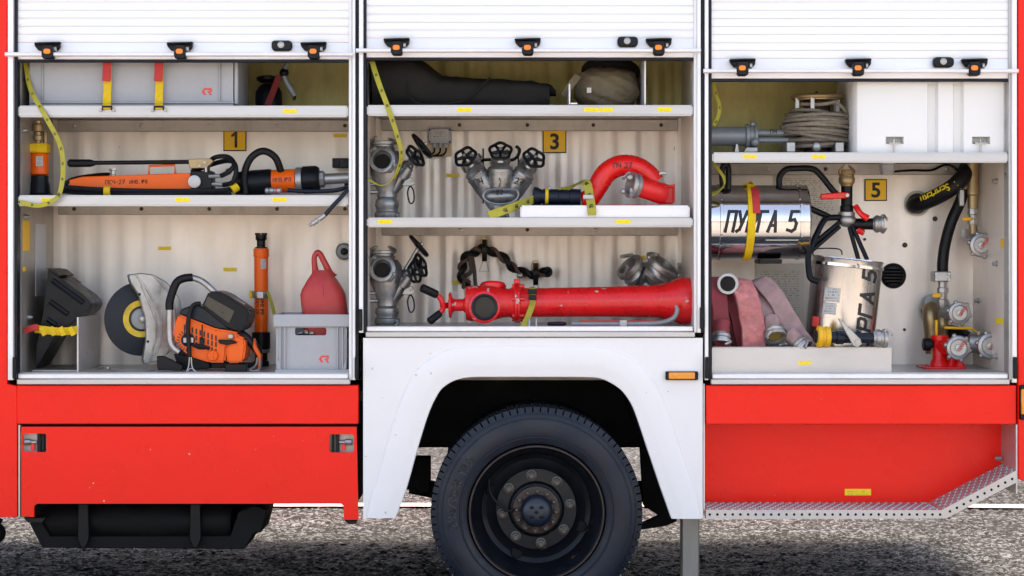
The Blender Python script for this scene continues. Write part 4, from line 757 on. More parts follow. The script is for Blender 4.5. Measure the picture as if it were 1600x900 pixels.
tops = [(583,88),(600,84),(625,84),(645,88),(662,96),(676,106),(690,116),(720,119.5),(760,122),(800,125),(830,126),(850,128),(858,131)]
dense = []
for (xa_,ta),(xb_,tb) in zip(tops, tops[1:]):
    for j in range(4): dense.append((xa_+(xb_-xa_)*j/4, ta+(tb-ta)*j/4))
dense.append(tops[-1])
for x, ty in dense:
    h = (Z(ty,.2)-Z3)/2; secs.append(((X(x,.25),.3,Z3+h+.002), .15, h))
O('bag_body', wsp(wsp(loft(MB(), secs, 48, 3.2), .008, 7, 3), .004, 26, 5), BAG, t, smooth=80)
O('end_tab', wsp(loft(MB(), [((X(854,.25),.26,Z3+.085),.06,.025),((X(862,.25),.25,Z3+.08),.05,.022),((X(868,.25),.25,Z3+.07),.04,.012)], 16), .003, 20), BAG, t, smooth=80)
O('flap_seam', MB().tube([V(766,121,.165),V(752,135,.142),V(735,152,.142),V(712,160,.142),V(660,163,.142),V(640,150,.142),V(635,125,.15)],.004,6), BAG, t)
t = thing('canvas_roll', 'rolled khaki canvas sack with dark top on the top shelf beside the bracket', 'canvas roll', (X(948,.3),.3,Z3)); m = MB(); bm = bmesh.new(); bmesh.ops.create_icosphere(bm, subdivisions=5, radius=1); k = s_at(.28); cc = Vector((X(948,.28),.3,Z3+34*k))
for v in bm.verts:
    q_ = v.co.copy(); q_ = Vector([math.copysign(abs(a)**.8,a) for a in q_]); v.co = cc+Vector((q_.x*52*k, q_.y*.15, q_.z*34*k*(1.05 if q_.z > 0 else 1)))
    w_ = mnoise.noise(Vector((q_.x*2.2+q_.z*3, q_.y*2, q_.z*2.0+q_.x)))*.008+abs(mnoise.noise(Vector((q_.x*4.5-q_.z*3, q_.y*3, q_.z*5))))*.010; v.co -= q_*w_; v.co.z = max(v.co.z, Z3+.001)
O('sack', m.addbm(bm), CANVAS, t, smooth=80)
O('dark_top', wsp(MB().ball((X(955,.3),.34,Z(110,.3)), 46*k, 24, (1,.7,.55)), .006, 12), BAG, t, smooth=80); O('webbing_end', MB().ribbon([V(903,118,.15),V(894,130,.13),V(886,142,.12),V(881,150,.12)], (.7,.3,.5), .03, .005), CANVAS, t); O('paper_tag', MB().box(V(917,137,.135),V(924,145,.133)), PAPER, t)
tag(O('shelf_bracket', MB().pbox(889,131,891,163,.03,.3,.0008).pbox(891.2,160.5,902,163,.03,.3,.0008), RAIL), 'thin aluminium angle bracket standing between black bag and canvas roll', 'bracket')
tag(O('divider_plate', MB().pbox(1007,90,1009,163.5,.03,.55,.0008), RAIL), 'upright aluminium divider plate on the shelf beside the canvas roll', 'divider')
marked_strap('lashing_strap', 'lime lashing strap hanging from the shelf top past the black bag', [(581,96,.05),(592,130,.01),(605,165,-.012),(617,200,.0),(627,238,.02),(623,262,.05),(612,283,.06),(594,289,.05),(574,279,.03)], (Vector((1,.1,-.2)),Vector((.1,1,.2))), .022)
# ---------------------------------------------------------------- dividing breechings seen from the side
def breeching_side(label, dx, dy, zf, wheels):
    Y = .3; t = thing('dividing_breeching', label, 'breeching', (X(604+dx,Y),Y,zf), 'cast dividing breechings against the locker side'); P = lambda x,y,Y_=Y: V(x+dx,y+dy,Y_); k = s_at(Y)
    zb = P(604,334).z; m = MB(); pb = P(604,333); pb.z = zf+.012
    coupling(m, P(605,306), (0,0,-1), 19*k, P(605,306).z-zf-.005); O('inlet_coupling', m, CAST, t); hole(MB(), pb, (0,0,1), .03)
    O('body', MB().lathe(P(605,308),(0,0,1),[(0,16*k),(8*k,15*k),(18*k,19*k),(34*k,25*k),(50*k,26*k),(64*k,22*k),(72*k,17*k)],28), CAST, t)
    m = MB(); coupling(m, P(600,262,Y-.06)+Vector((0,.03,.02)), (-.12,-1,.25), 20*k, .05); O('front_outlet', m, CAST, t)
    O('outlet_bore', hole(MB(), P(598,252,Y-.062), (-.12,-1,.25), 12*k), BAG, t)
    m = MB(); coupling(m, P(598,240), (0,0,1), 20*k, .05); O('top_coupling', m, CAST, t)
    O('valve_arm', MB().lathe(P(610,296),P(645,248)-P(610,296),[(0,13*k),(20*k,14*k),(38*k,13*k),(40*k,10*k),(50*k,9*k),(52*k,6*k),(64*k,5*k)],20), CAST, t)
    O('side_tap', MB().cyl(P(628,278,.24),P(640,262,.23),.018), CAST, t); O('side_pin', MB().cyl(P(575,300,.28),P(590,300,.29),.008), CAST, t); O('side_pin', MB().cyl(P(575,288,.28),P(590,288,.29),.006), CAST, t)
    O('lug', MB().prism([(x+dx,y+dy) for x,y in ((632,282),(643,276),(649,288),(640,291),(628,290))], .25, .27, .002), CAST, t); O('lug_bolt', MB().cyl(P(642,283,.25),P(642,283,.243),.006,seg=8), BRASS, t)
    O('pull_ring', MB().tube([P(641,291,.25),P(637,300,.245),P(639,314,.245),P(643,318,.245),P(647,312,.245),P(646,298,.245)],.0032,6,closed=True), PLAST, t)
    for (x, y, Y_, ax, r_, sx, sy) in wheels:
        wheelh(t, P(x,y,Y_), ax, r_*k); O('spindle', MB().cyl(P(sx,sy,Y),P(x,y,Y_),.009), STEEL, t)
    return t
breeching_side('cast metal breeching standing on the middle shelf below the hanging lime strap', 0, 0, Z4, [(649,244,.2,(.75,-.5,.55),17,634,262),(660,229,.36,(.75,.12,.62),21,636,268)])
breeching_side('cast metal breeching standing on the locker floor beside the red standpipe crank', 0, 170, ZF2, [(655,215,.3,(.75,.1,.65),19,630,258),(657,245,.24,(.85,-.4,.3),17,634,262),(648,256,.2,(.8,-.55,.2),15,630,268)])
# three-way breeching facing the front
t = thing('dividing_breeching', 'three-way cast breeching with three black handwheels and handwritten numbers', 'breeching', (X(780,.32),.32,Z4)); Y = .32; k = s_at(Y)
m = MB(); coupling(m, V(780,316,Y), (0,0,-1), 15*k, V(780,316,Y).z-Z4-.006); O('inlet_coupling', m, CAST, t)
O('base', MB().lathe(V(782,306,Y)+Vector((0,.03,0)),(0,-1,0),[(0,20*k),(.02,27*k),(.05,26*k),(.062,20*k)],28), CAST, t)
m = MB().tube([V(762,297,.245),V(785,296,.238),V(806,297,.245),V(810,307,.245),V(800,316,.245),V(782,319,.24),V(764,316,.245),V(755,307,.245)],.0045,8,closed=True); O('oval_flange', m, CAST, t)
O('base_web', MB().ball(V(782,307,.275),24*k,20,(1.15,.55,.45)), CAST, t)
barrels = ((V(782,300,Y-.02),V(782,254,Y-.03),19,'centre'),(V(766,304,Y),V(737,260,Y-.02),17,'l'),(V(798,304,Y),V(825,262,Y-.02),17,'r'))
for a, b, r_, nm in barrels:
    L_ = (b-a).length; r_ *= k; O('valve_barrel', MB().lathe(a,b-a,[(0,r_*.9),(L_*.2,r_),(L_*.62,r_*1.02),(L_*.63,r_*1.08),(L_*.68,r_*1.08),(L_*.69,r_),(L_*.78,r_),(L_*.8,r_*1.05),(L_*.84,r_*.98),(L_*.97,r_*.55),(L_,r_*.4)],28), CAST, t)
    e = b+(b-a).normalized()*14*k; O('spindle', MB().lathe(b,b-a,[(-4*k,7*k),(3*k,7*k),(4*k,5*k),(14*k,4.5*k)],12), CASTL, t)
    wheelh(t, e+(b-a).normalized()*4*k, (b-a).normalized()+Vector((0,-1.1,0)), 16.5*k)
    ou = MB(); dv = Vector(((e-a).x*.4, .9, .35)); coupling(ou, b+Vector((0,.03,.0)), dv, 15*k, .05); O('outlet', ou, CAST, t)
O('pull_ring', MB().torus(V(780,285,.25),(1,.2,0),.016,.0035,20,6), CAST, t)
for x in (755,810): O('wall_hook', MB().cyl(V(x,232,.5),V(x,318,.5),.004,seg=6), RUST, t)
O('wall_clamp', MB().tube([V(745,262,.45),V(756,250,.42),V(800,250,.42),V(812,236,.42),V(806,228,.42)],.007,8), PLAST, t)
ink = MB(); a,b,r_,_ = barrels[1]; d_ = (b-a).normalized(); f = ontocyl(a+d_*.028, (d_.z,0,-d_.x), d_, 17*k, .001)
def flatf(o_, ux, uz): ux = Vector(ux).normalized(); uz = Vector(uz).normalized(); return lambda u, v: o_+ux*u+uz*v
letters(ink, 'П4', flatf(V(743,291,.256), (1,0,.35), (-.35,0,1)), .024, .004); letters(ink, '27', flatf(V(803,286,.254), (1,0,-.35), (.35,0,1)), .024, .004); letters(ink, '№2', flatf(V(775,303,.232), (1,0,0), (0,0,1)), .017, .003); O('handwriting', ink, INK, t, smooth=0)
# junction box
t = thing('junction_box', 'small grey junction box with three cable glands on the back wall', 'junction box', V(686,245,.59)); Yj = .57
O('mounting_plate', MB().pbox(668,201,706,244,Yj+.012,Yj+.02,.001), mat('cream_plate',(.60,.45,.28),.6), t); O('housing', MB().pbox(669,200.5,705,224,Yj-.03,Yj+.0115,.003), CRATE, t); O('lid_print', MB().pbox(674,203,700,218,Yj-.0308,Yj-.0301), PLATE, t, smooth=0)
for x in (679,688,697):
    O('cable_gland', MB().cyl(V(x,224,Yj-.01),V(x,231,Yj-.01),.009,seg=8), CRATE, t); O('cable', MB().tube([V(x,231,Yj-.01),V(x-1,238,Yj-.012),V(x-8,243,Yj-.012),V(668,243,Yj-.01),V(660,236,Yj)],.004,6), PLAST, t)
for x,y in ((671.5,203),(702.5,203),(671.5,221.5),(702.5,221.5)): O('lid_screw', MB().lathe(V(x,y,Yj-.03),(0,-1,0),[(0,.004),(.002,.003)],8), PLAST, t)
# ---------------------------------------------------------------- white tray with nozzle and red elbow
zt4 = Z(321,.03); t = tag(O('white_tray', MB().box((X(813,.03),.03,Z4),(X(1078,.03),.42,zt4),.006,2), WHITE), 'low white board block on the middle shelf under the red elbow pipe', 'tray')
t = thing('hose_nozzle', 'stubby blue-black hose nozzle with yellow band lying on the white board', 'nozzle', (X(870,.2),.2,zt4)); c = Vector((X(833,.18),.18,zt4+.040)); O('barrel', MB().lathe(c,(1,0,-.02),[(0,.034),(.004,.039),(.02,.036),(.035,.028),(.04,.031),(.10,.031),(.102,.029),(.145,.029),(.147,.033),(.19,.033)],28), NAVY, t); O('muzzle_bore', hole(MB(), c+Vector((-.0005,0,0)), (-1,0,0), .028), BAG, t)
O('yellow_band', MB().lathe(c+Vector((.048,0,-.001)),(1,0,-.02),[(0,.032),(.001,.0335),(.012,.0335),(.013,.032)],28), YEL, t); O('buckle', MB().ball(c+Vector((.066,-.01,.033)),.008,8), CASTL, t); O('base_plate', MB().box((X(831,.14),.14,zt4),(X(906,.14),.26,zt4+.008),.002), NAVY, t)
marked_strap('lashing_strap', 'lime lashing strap looped over the blue-black nozzle and the white board', [(764,337,.02),(795,326,.05),(830,313,.14),(862,304,.24),(890,294,.23),(908,285,.15),(917,287,.10),(921,305,.07),(924,322,.026),(925,336,.008)], (Vector((.2,.2,1)),Vector((1,0,.1))), .034)
O('strap_buckle', MB().pbox(911,304,928,311,.05,.06,.002), CASTL, bpy.data.objects[t.name] if False else [o for o in bpy.data.objects if o.get('label','').startswith('lime lashing strap looped')][0])
t = thing('elbow_pipe', 'bright red bent elbow pipe with silver coupling and handwritten number on the white board', 'pipe', (X(985,.2),.2,zt4)); Ye = .22; k = s_at(Ye)
O('bend', MB().tube([V(908,313,Ye),V(922,309,Ye),V(934,291,Ye),V(948,270,Ye),V(970,258.5,Ye),V(994,261,Ye),V(1012,272,Ye),V(1024,285,Ye)], [13*k,15*k,16*k,16.5*k,16.5*k,16.5*k,16*k,15*k], 20), REDS, t)
O('outlet_stub', MB().lathe(V(995,291,.16),V(1050,307,.2)-V(995,291,.16),[(0,15*k),(10*k,15.5*k),(35*k,16.5*k),(44*k,17*k),(48*k,15*k)],24), REDS, t); m = MB(); coupling(m, V(1000,292,.165), V(983,288,.15)-V(1000,292,.165), 20*k, .045); O('coupling', m, CASTL, t); O('coupling_knob', MB().ball(V(984,277,.12),.015,12), CASTL, t); O('coupling_knob', MB().ball(V(974,299,.14),.012,12), CASTL, t)
O('mounting_block', MB().prism([(1005,276),(1018,270),(1030,285),(1052,290),(1053,318),(1035,318)], .2, .27, .004), REDS, t); O('locking_bolt', MB().cyl(V(1020,277,.2),V(1034,271,.2),.005).box(V(1030,268,.195),V(1042,273,.21),.002), CASTL, t); O('pin', MB().cyl(V(1044,291,.19),V(1054,291,.19),.006).cyl(V(1053,288,.19),V(1053,316,.19),.004), REDS, t)
O('base_strip', MB().box((X(915,.16),.16,zt4),(X(1052,.16),.24,zt4+.006),.001), REDS, t)
m = MB(); fe = ontocyl(V(958,261,.22),(1,0,0),(0,0,1),.0435,.002); letters(m, 'П4 27', lambda u,v: fe(u,v-.006), .02, .003, n=2); O('handwriting', m, INK, t, smooth=0)
# ---------------------------------------------------------------- locker 2 floor: red standpipe
t = thing('hydrant_standpipe', 'chipped red hydrant standpipe lying along the floor with black crank grips', 'standpipe', (X(880,.2),.2,ZF2)); Ys = .2; k = s_at(Ys); c = V(730,474,Ys); ax = Vector((1,0,.012)); q = lambda px: (px-730)*k
O('column', MB().lathe(c,ax,[(q(812),23*k),(q(830),22.5*k),(q(960),23.5*k),(q(1030),26*k),(q(1050),31*k),(q(1062),36*k),(q(1068),37*k),(q(1078),36*k)],36), REDC, t)
O('flange', MB().lathe(c,ax,[(q(803),24*k),(q(804),31*k),(q(807.5),31*k),(q(808),30*k),(q(808.5),31*k),(q(812),31*k),(q(813),24*k)],32), REDC, t)
for k_ in range(6): a = math.pi*k_/3+.26; p = c+ax.normalized()*q(800)+Vector((0,-math.cos(a),math.sin(a)))*27*k; O('flange_bolt', MB().cyl(p,p+Vector((.05,0,0)),.008,seg=6), REDC, t)
O('flange_lug', MB().box(V(803,436,.19),V(813,445,.22),.002), REDC, t); O('head', MB().lathe(c,ax,[(q(727),14*k),(q(728),26*k),(q(736),28*k),(q(770),27*k),(q(785),23*k),(q(795),22*k),(q(803),25*k)],32), REDC, t)
O('outlet_ring', MB().lathe(V(757,480,.135),(-.1,-1,.02),[(-.05,23*k),(.005,24*k),(.016,25*k),(.02,23*k),(.02,18*k),(-.02,16*k)],32,True,True), REDC, t); O('outlet_seal', MB().torus(V(757,480,.115),(-.1,-1,.02),18.5*k,.006,32,8), NAVY, t); O('outlet_bore', hole(MB(), V(757,480,.1200), (-.1,-1,.02), 17.5*k), mat('rusty_bore',(.02,.014,.005),.6,0,.4,20), t); O('rear_outlet', MB().lathe(V(770,455,.24),(0,.3,1),[(0,.05),(.02,.055),(.03,.05)],24), REDC, t)
O('spindle', MB().lathe(V(700,477,Ys),(1,0,.01),[(0,.012),(.004,.05),(.012,.052),(.02,.03),(.026,.024),(.06,.024),(.066,.03),(.075,.03)],24), REDC, t)
O('crank', MB().tube([V(684,461,.16),V(690,470,.16),V(692,482,.17),V(686,490,.17)],.011,10).cyl(V(690,478,.17),V(702,477,.2),.012), REDC, t); O('crank_grip', MB().lathe(V(658,449,.13),V(688,463,.16)-V(658,449,.13),[(0,.012),(.004,.017),(.07,.017),(.075,.013)],14), RUB, t); O('crank_grip', MB().lathe(V(688,489,.17),V(670,503,.15)-V(688,489,.17),[(0,.013),(.004,.015),(.055,.016),(.06,.012)],14), RUB, t)
O('inner_mouth', MB().lathe(c,ax,[(q(1078.3),31*k),(q(1078.6),30*k)],24), BAG, t)
t = thing('lashing_strap', 'olive strap with dark buckle tying down the red standpipe', 'strap', V(832,512,.08)); r_ = 24.5*k; pts = [Vector((X(832,.1),Ys-math.cos(a)*r_*1.03,c.z+math.sin(a)*r_*1.03)) for a in [math.radians(x) for x in (95,60,30,0)]]
O('webbing', MB().ribbon(pts+[V(826,492,.1),V(820,505,.06),V(817,511,.04)], (1,0,0), .024), LIME, t); O('buckle', MB().pbox(825,452,839,460,.098,.12,.002).pbox(826,461,838,469,.1,.12,.002), PLAST, t); O('floor_ring', MB().tube([V(827,510,.05),V(827,498,.06),V(838,498,.06),V(838,510,.05)],.004,6,False), CASTL, t)
t = thing('hydrant_key', 'blue-grey steel hydrant hook bar lying on the floor below the red standpipe', 'hook tool', (X(960,.08),.08,ZF2)); z_ = ZF2+.012
O('bar', MB().tube([Vector((X(893,.08),.08,z_)),Vector((X(1000,.08),.08,z_)),Vector((X(1034,.08),.08,z_+.005)),V(1052,497,.08),V(1058,486,.08),V(1056,477,.08)],[.009,.010,.010,.010,.009,.006],10), GREYP, t); O('eye', MB().tube([Vector((X(870+12*math.cos(a),.1),.1+.02*math.sin(a),z_)) for a in [2*math.pi*i/10 for i in range(10)]],.008,8,closed=True), NAVY, t)
O('red_strip', MB().box((X(905,.13),.125,z_-.004),(X(1040,.13),.135,z_+.012),.001), REDS, t); O('clip', MB().box((X(968,.06),.065,ZF2),(X(980,.06),.095,z_+.016),.002), CASTL, t)
t = thing('hose_adapter', 'pair of bare metal couplings joined in a V behind the red standpipe', 'coupling', V(1010,455,.42)); m = MB(); coupling(m, V(1002,436,.42), (-.75,-.35,.75), 23*s_at(.42), .085); O('coupling', m, CASTL, t); m = MB(); coupling(m, V(1018,438,.42), (.62,-.3,.8), 26*s_at(.42), .09); O('coupling', m, CASTL, t); O('stem', MB().lathe(V(1008,478,.44),(0,0,1),[(0,.045),(.09,.05),(.12,.03)],20), CASTL, t); O('rubber_strap', MB().ribbon([V(995,447,.33),V(1002,430,.33),V(1007,417,.34)], (1,0,.3), .012, .005), RUB, t)
# chain sling on two wall hooks
t = thing('chain_sling', 'twisted brown and black sling hung on two wall clips', 'sling', V(790,450,.55)); ctl = [(728,448),(722,432),(722,415),(730,400),(745,392),(757,389),(775,395),(792,408),(806,421),(825,428),(842,428),(856,424)]
base = smooth_line(ctl, 6); a1, a2 = [], []
for i, q_ in enumerate(base):
    ph = i*.55; tn = (base[min(i+1,len(base)-1)]-base[max(i-1,0)]).normalized(); nn = Vector((-tn.y,tn.x)); r_ = 4.0
    for lst, sg in ((a1,1),(a2,-1)): lst.append(V(q_.x+nn.x*r_*math.cos(ph)*sg, q_.y+nn.y*r_*math.cos(ph)*sg, .54+math.sin(ph)*sg*.011))
O('black_rope', MB().tube(a1,.013,8,smooth=False), RUB, t); O('brown_rope', MB().tube(a2,.0085,8,smooth=False), mat('rusty_rope',(.085,.045,.033),.6,.1,.4,40,bump=.4), t)
O('hanging_strand', MB().tube([V(737,398,.53),V(741,420,.52),V(743,445,.52),V(747,455,.52)],.008,8).tube([V(733,400,.525),V(736,425,.52),V(722,432,.52),V(735,442,.52)],.008,8), RUST, t); O('knot', MB().torus(V(855,425,.54),(0,1,0),.014,.009,18,8), RUB, t); O('ferrule', MB().cyl(V(808,430,.52),V(816,431,.52),.012).cyl(V(744,446,.515),V(744,453,.515),.010), CASTL, t)
for x, y in ((757,370),(837,407)):
    t = thing('rubber_clip', 'spring clip with rubber strap '+('at the top of the hanging sling' if x < 800 else 'at the lower end of the hanging sling'), 'clip', V(x,y+20,.58), 'wall clips holding the sling')
    O('plate', MB().prism([(x-4,y),(x+3,y),(x+6,y+7),(x+5,y+20),(x-6,y+20),(x-7,y+6)], .57, .585, .002), BRASS, t); O('rubber_strap', MB().ribbon([V(x,y+5,.565),V(x,y+14,.51),V(x,y+28,.51),V(x,y+38,.53)], (1,0,0), .022, .005), RUB, t); O('wire_bail', MB().tube([V(x-3,y+38,.52),V(x-8,y+54,.53),V(x+7,y+54,.53),V(x+3,y+38,.52)],.002,6,False), CASTL, t)
# ---------------------------------------------------------------- locker 3, top shelf
t = thing('foam_branch', 'grey painted branch pipe with clamp ring and twin rods lying on the shelf', 'branch pipe', (X(1150,.25),.25,Z5)); Yb = .25; k = s_at(Yb); c = V(1100,213,Yb)
O('barrel', MB().lathe(c,(1,0,0),[(0,15*k),(66*k,15*k),(68*k,14*k)],28), GREYP, t); m = MB(); O('clamp_ring', MB().lathe(c,(1,0,0),[(64*k,16*k),(65*k,19*k),(70*k,19*k),(71*k,17*k),(77*k,17*k),(78*k,20*k),(82*k,20*k),(83*k,10*k)],28).ball(V(1176,194,Yb-.02),.012,10).ball(V(1180,222,Yb-.05),.018,10), GREYP, t)
O('rod', MB().cyl(V(1180,208,Yb),V(1250,208,Yb),6*k), GREYP, t); O('rod', MB().cyl(V(1180,219,Yb-.02),V(1250,219,Yb-.02),4.5*k), GREYP, t); m = MB(); letters(m, 'П4', flatf(V(1204,209,Yb-6*k-.0012),(1,0,0),(0,0,1)), .017, .003); O('handwriting', m, INK, t, smooth=0)
O('cradle', MB().prism([(1150,225),(1153,225),(1155,237.6),(1148,237.6)],.2,.3,.001).prism([(1166,230),(1184,230),(1184,237.6),(1162,237.6)],.2,.3,.002), CASTL, t)
t = thing('rope_reel', 'coil of grey rope wound round an aluminium reel', 'rope reel', (X(1275,.27),.27,Z5)); Yr = .27; k = s_at(Yr); cx = X(1276,Yr)
zz = lambda py: Z(py,Yr); rp_ = MB()
for i in range(30):
    lay = i % 3; h = 180+46*(i/29); R_ = (35+5.2*lay+9*math.sin(math.pi*(h-176)/54))*k; ti = random.uniform(-.16,.16); tp_ = random.uniform(-.14,.14); ox = random.uniform(-2,2)*k
    pts = [Vector((cx+ox+R_*math.cos(a), Yr+R_*math.sin(a), zz(h)+R_*(ti*math.cos(a)+tp_*math.sin(a))+random.uniform(-.001,.001))) for a in [2*math.pi*j/36 for j in range(36)]]
    rp_.tube(pts, .0078, 7, smooth=False, closed=True)
rp_.tube([Vector((cx+.06,Yr-.1,zz(162))),Vector((cx+.10,Yr-.09,zz(176))),Vector((cx+.125,Yr-.03,zz(200))),Vector((cx+.11,Yr-.05,zz(222)))],.0078,7); rp_.tube([Vector((cx-.07,Yr-.05,zz(164))),Vector((cx,Yr-.095,zz(166))),Vector((cx+.06,Yr-.1,zz(162)))],.0078,7)
ro = O('rope', rp_, ROPE, t, smooth=60); ro['kind'] = 'stuff'
O('drum', MB().cyl((cx,Yr,Z5+.002),(cx,Yr,zz(156)),.055), RUST, t); O('top_ring', MB().torus((cx,Yr,zz(152)),(0,0,1),38*k,.009,40,8).torus((cx,Yr,zz(156)),(0,0,1),36*k,.006,40,8), BRASS, t); O('base_ring', MB().torus((cx,Yr,zz(229)),(0,0,1),36*k,.010,40,8), CASTL, t); O('winding_peg', MB().cyl((cx+.0,Yr,zz(158)),(cx+.0,Yr,zz(143)),.006), RUST, t)
for dx_, dy_ in ((-33,-.5),(30,-.5),(-12,-1),(32,.5)): O('frame_post', MB().box((cx+dx_*k-.008,Yr+dy_*.09-.004,zz(176)),(cx+dx_*k+.008,Yr+dy_*.09+.004,zz(153)),.001), CASTL, t)
for x in (1236,1312): O('end_plate', MB().pbox(x-7,222,x+7,237.6,.13,.3,.003), CASTL, t)
O('base_knob', MB().ball(V(1276,229,.15),.02,12,(1,.8,1.1)), CASTL, t)
# white tank
t = thing('foam_tank', 'large white plastic tank with two grooves and two bolt pockets', 'tank', (X(1455,.05),.3,Z5)); ya, yb_ = .05, .5
def plan(pock):
    p = [(1338,yb_),(1335,.11),(1336,.075),(1340,.058),(1349,ya)]
    if pock: p += [(1384,ya),(1385,ya+.05),(1411,ya+.05),(1412,ya)]
    p += [(1449,ya),(1452,ya+.022),(1463,ya+.022),(1466,ya),(1489,ya),(1492,ya+.022),(1503,ya+.022),(1506,ya)]
    if pock: p += [(1519,ya),(1520,ya+.05),(1546,ya+.05),(1547,ya)]
    return p+[(1568,ya),(1572,.058),(1573.5,.075),(1573.5,yb_)]
m = MB(); bands = [(238,225,0),(225,213.5,1),(213.5,92,0)]
for y1, y0, pk in bands: z0_, z1_ = (Z5+.001 if y1 == 238 else Z(y1,.05)), Z(y0,.05); m.vprism([(X(x,.05),y,z0_) for x,y in plan(pk)], (0,0,z1_-z0_))
O('tank_shell', m, TANK, t, smooth=30); O('tank_lid', MB().box((X(1340,.05),.06,Z(92,.05)+.001),(X(1570,.05),.5,Z(60,.05)),.01), TANK, t)
for x in (1397,1532): O('pocket_bolt', MB().cyl(V(x,226,.035),V(x,238,.035),.004).cyl(V(x,218,.06),V(x,226,.06),.006).box(V(x-8,223,.04),V(x+8,225.5,.075)), STEEL, t)
marked_strap('lashing_strap', 'lime lashing strap hanging beside the grey branch pipe on the shelf', [(1114,122,.12),(1118,145,.12),(1124,165,.12),(1122,182,.12),(1115,196,.12)], (.7,.7,0), .022); marked_strap('lashing_strap', 'lime lashing strap curling under the shelf above the chrome drum', [(1113,252,.08),(1122,264,.08),(1131,278,.07),(1131,290,.07),(1120,300,.08),(1112,303,.08)], (Vector((.6,.8,.2)),Vector((.1,.9,.8))), .022, marks=False)
# ---------------------------------------------------------------- locker 3, main bay
def band(mb, c, ax, t0, R): return mb.lathe(c, ax, [(t0-.007,R),(t0-.005,R+.005),(t0+.005,R+.005),(t0+.007,R)], 48, False, False)
t = thing('foam_generator', 'chrome foam generator drum mounted sideways with black handle bars', 'foam generator', V(1180,405,.25)); Yg = .27; k = s_at(Yg); R = 57.5*k; c = V(1104,347,Yg); Lg = 153*k
O('drum', MB().lathe(c,(1,0,0),[(0,R-.004),(.002,R),(Lg,R),(Lg+.003,R+.003),(Lg+.006,R),(Lg+.006,R-.02),(Lg-.03,R-.03)],64), CHROME, t); O('drum_band', band(MB(),c,(1,0,0),18*k,R), CHROME, t); O('drum_band', band(MB(),c,(1,0,0),141*k,R), CHROME, t)
for px_ in (1122,1243):
    for an in (-20,35,70): a = math.radians(an); O('rivet', MB().ball(Vector((X(px_,Yg),Yg-math.cos(a)*(R+.005),c.z+math.sin(a)*(R+.005))),.004,8), STEEL, t)
f = ontocyl(V(1127,347,Yg),(1,0,0),(0,0,1),R,.0015); m = MB(); letters(m,'ПУРГА',lambda u,v: f(u,v-.040),.080,.0125,.2,.62,n=2); O('lettering', m, INK, t, smooth=0); m = MB(); letters(m,'5',lambda u,v: f(u+.245,v-.040),.080,.0125,.2,.66,n=2); O('numeral', m, INK, t, smooth=0)
O('handle_bar', MB().tube([V(1218,292,.25),V(1218,277,.25),V(1228,265,.25),V(1245,263,.25),V(1270,264,.25),V(1284,276,.25),V(1300,296,.25),V(1311,307,.25)],.0125,12), PLAST, t); O('handle_bar', MB().tube([V(1129,292,.2),V(1128,270,.2),V(1131,258,.2),V(1138,262,.2),V(1138,296,.2)],.012,10), PLAST, t); O('seam_strip', MB().pbox(1196,373,1248,376,.2-.06+.0,.16,.001), CHROME, t); O('foot_slot', MB().pbox(1186,405,1222,412,.2,.35,.003), PLAST, t)
t = thing('drum_strap', 'yellow and red strap wrapped round the chrome foam generator drum', 'strap', V(1175,405,.2)); aa = lambda d0,d1,xa_,xb_: [Vector((X(xa_+(xb_-xa_)*i/8,.13), Yg-math.cos(math.radians(d0+(d1-d0)*i/8))*(R+.007), c.z+math.sin(math.radians(d0+(d1-d0)*i/8))*(R+.007))) for i in range(9)]
O('webbing', MB().ribbon(aa(95,-80,1174,1172)[:2]+aa(75,-80,1177,1171), (1,0,0), .031), YEL, t); O('red_end', MB().ribbon([p+Vector((.004,-.003,.0)) for p in aa(62,12,1180,1180)], (1,0,0), .03), REDW, t)
# valve assembly with tripod
t = thing('valve_stand', 'black pipe valve with red levers and tripod struts above the chrome bucket', 'valve', V(1323,405,.3)); Yv = .3; k = s_at(Yv)
m = MB(); coupling(m, V(1323,291,Yv), (0,0,1), 13*k, 26*k); O('top_coupling', m, BRASS, t); O('vertical_pipe', MB().lathe(V(1323,336,Yv),(0,0,1),[(0,9.5*k),(5*k,10.5*k),(14*k,10.5*k),(15*k,9*k),(46*k,9*k)],20), PLAST, t); O('junction', MB().ball(V(1323,344,Yv),.036,16,(1.1,1,.8)).cyl(V(1323,338,Yv),V(1323,331,Yv),.034), CASTL, t); O('side_pipe', MB().cyl(V(1330,350,Yv),V(1370,350,Yv),9*k), PLAST, t); m = MB(); coupling(m, V(1364,350,Yv), (1,-.15,0), 14*k, 17*k); O('side_coupling', m, CASTL, t)
O('red_lever', MB().prism([(1283,303),(1320,300),(1327,301),(1328,307),(1322,310),(1284,312),(1281,307)], .22, .235, .004), REDS, t); O('lever_bolt', MB().cyl(V(1324,305,.22),V(1324,305,.212),.008,seg=8), STEEL, t); O('red_lever', MB().tube([V(1337,322,.27),V(1345,334,.25),V(1356,341,.25)],[.012,.012,.014],8).tube([V(1340,360,.27),V(1350,364,.26)],.012,8), REDS, t)
O('leg', MB().tube([V(1323,340,Yv),V(1300,340,.27),V(1288,344,.25),V(1276,366,.22),V(1268,385,.2),V(1263,400,.18),V(1264,425,.15),V(1268,436,.14),V(1280,440,.13)],.0125,12), PLAST, t); O('leg', MB().cyl(V(1258,322,.28),V(1300,341,.28),.0125), PLAST, t)
for a_, b_ in (((1313,346),(1267,384)),((1312,354),(1268,392)),((1327,355),(1342,408)),((1331,352),(1355,406))): O('strut', MB().cyl(V(*a_,.28),V(*b_,.24),.009), PLAST, t)
O('end_rod', MB().tube([V(1270,398,.33),V(1275,389,.33),V(1310,389,.33),V(1316,398,.33)],.003,6), PLAST, t)
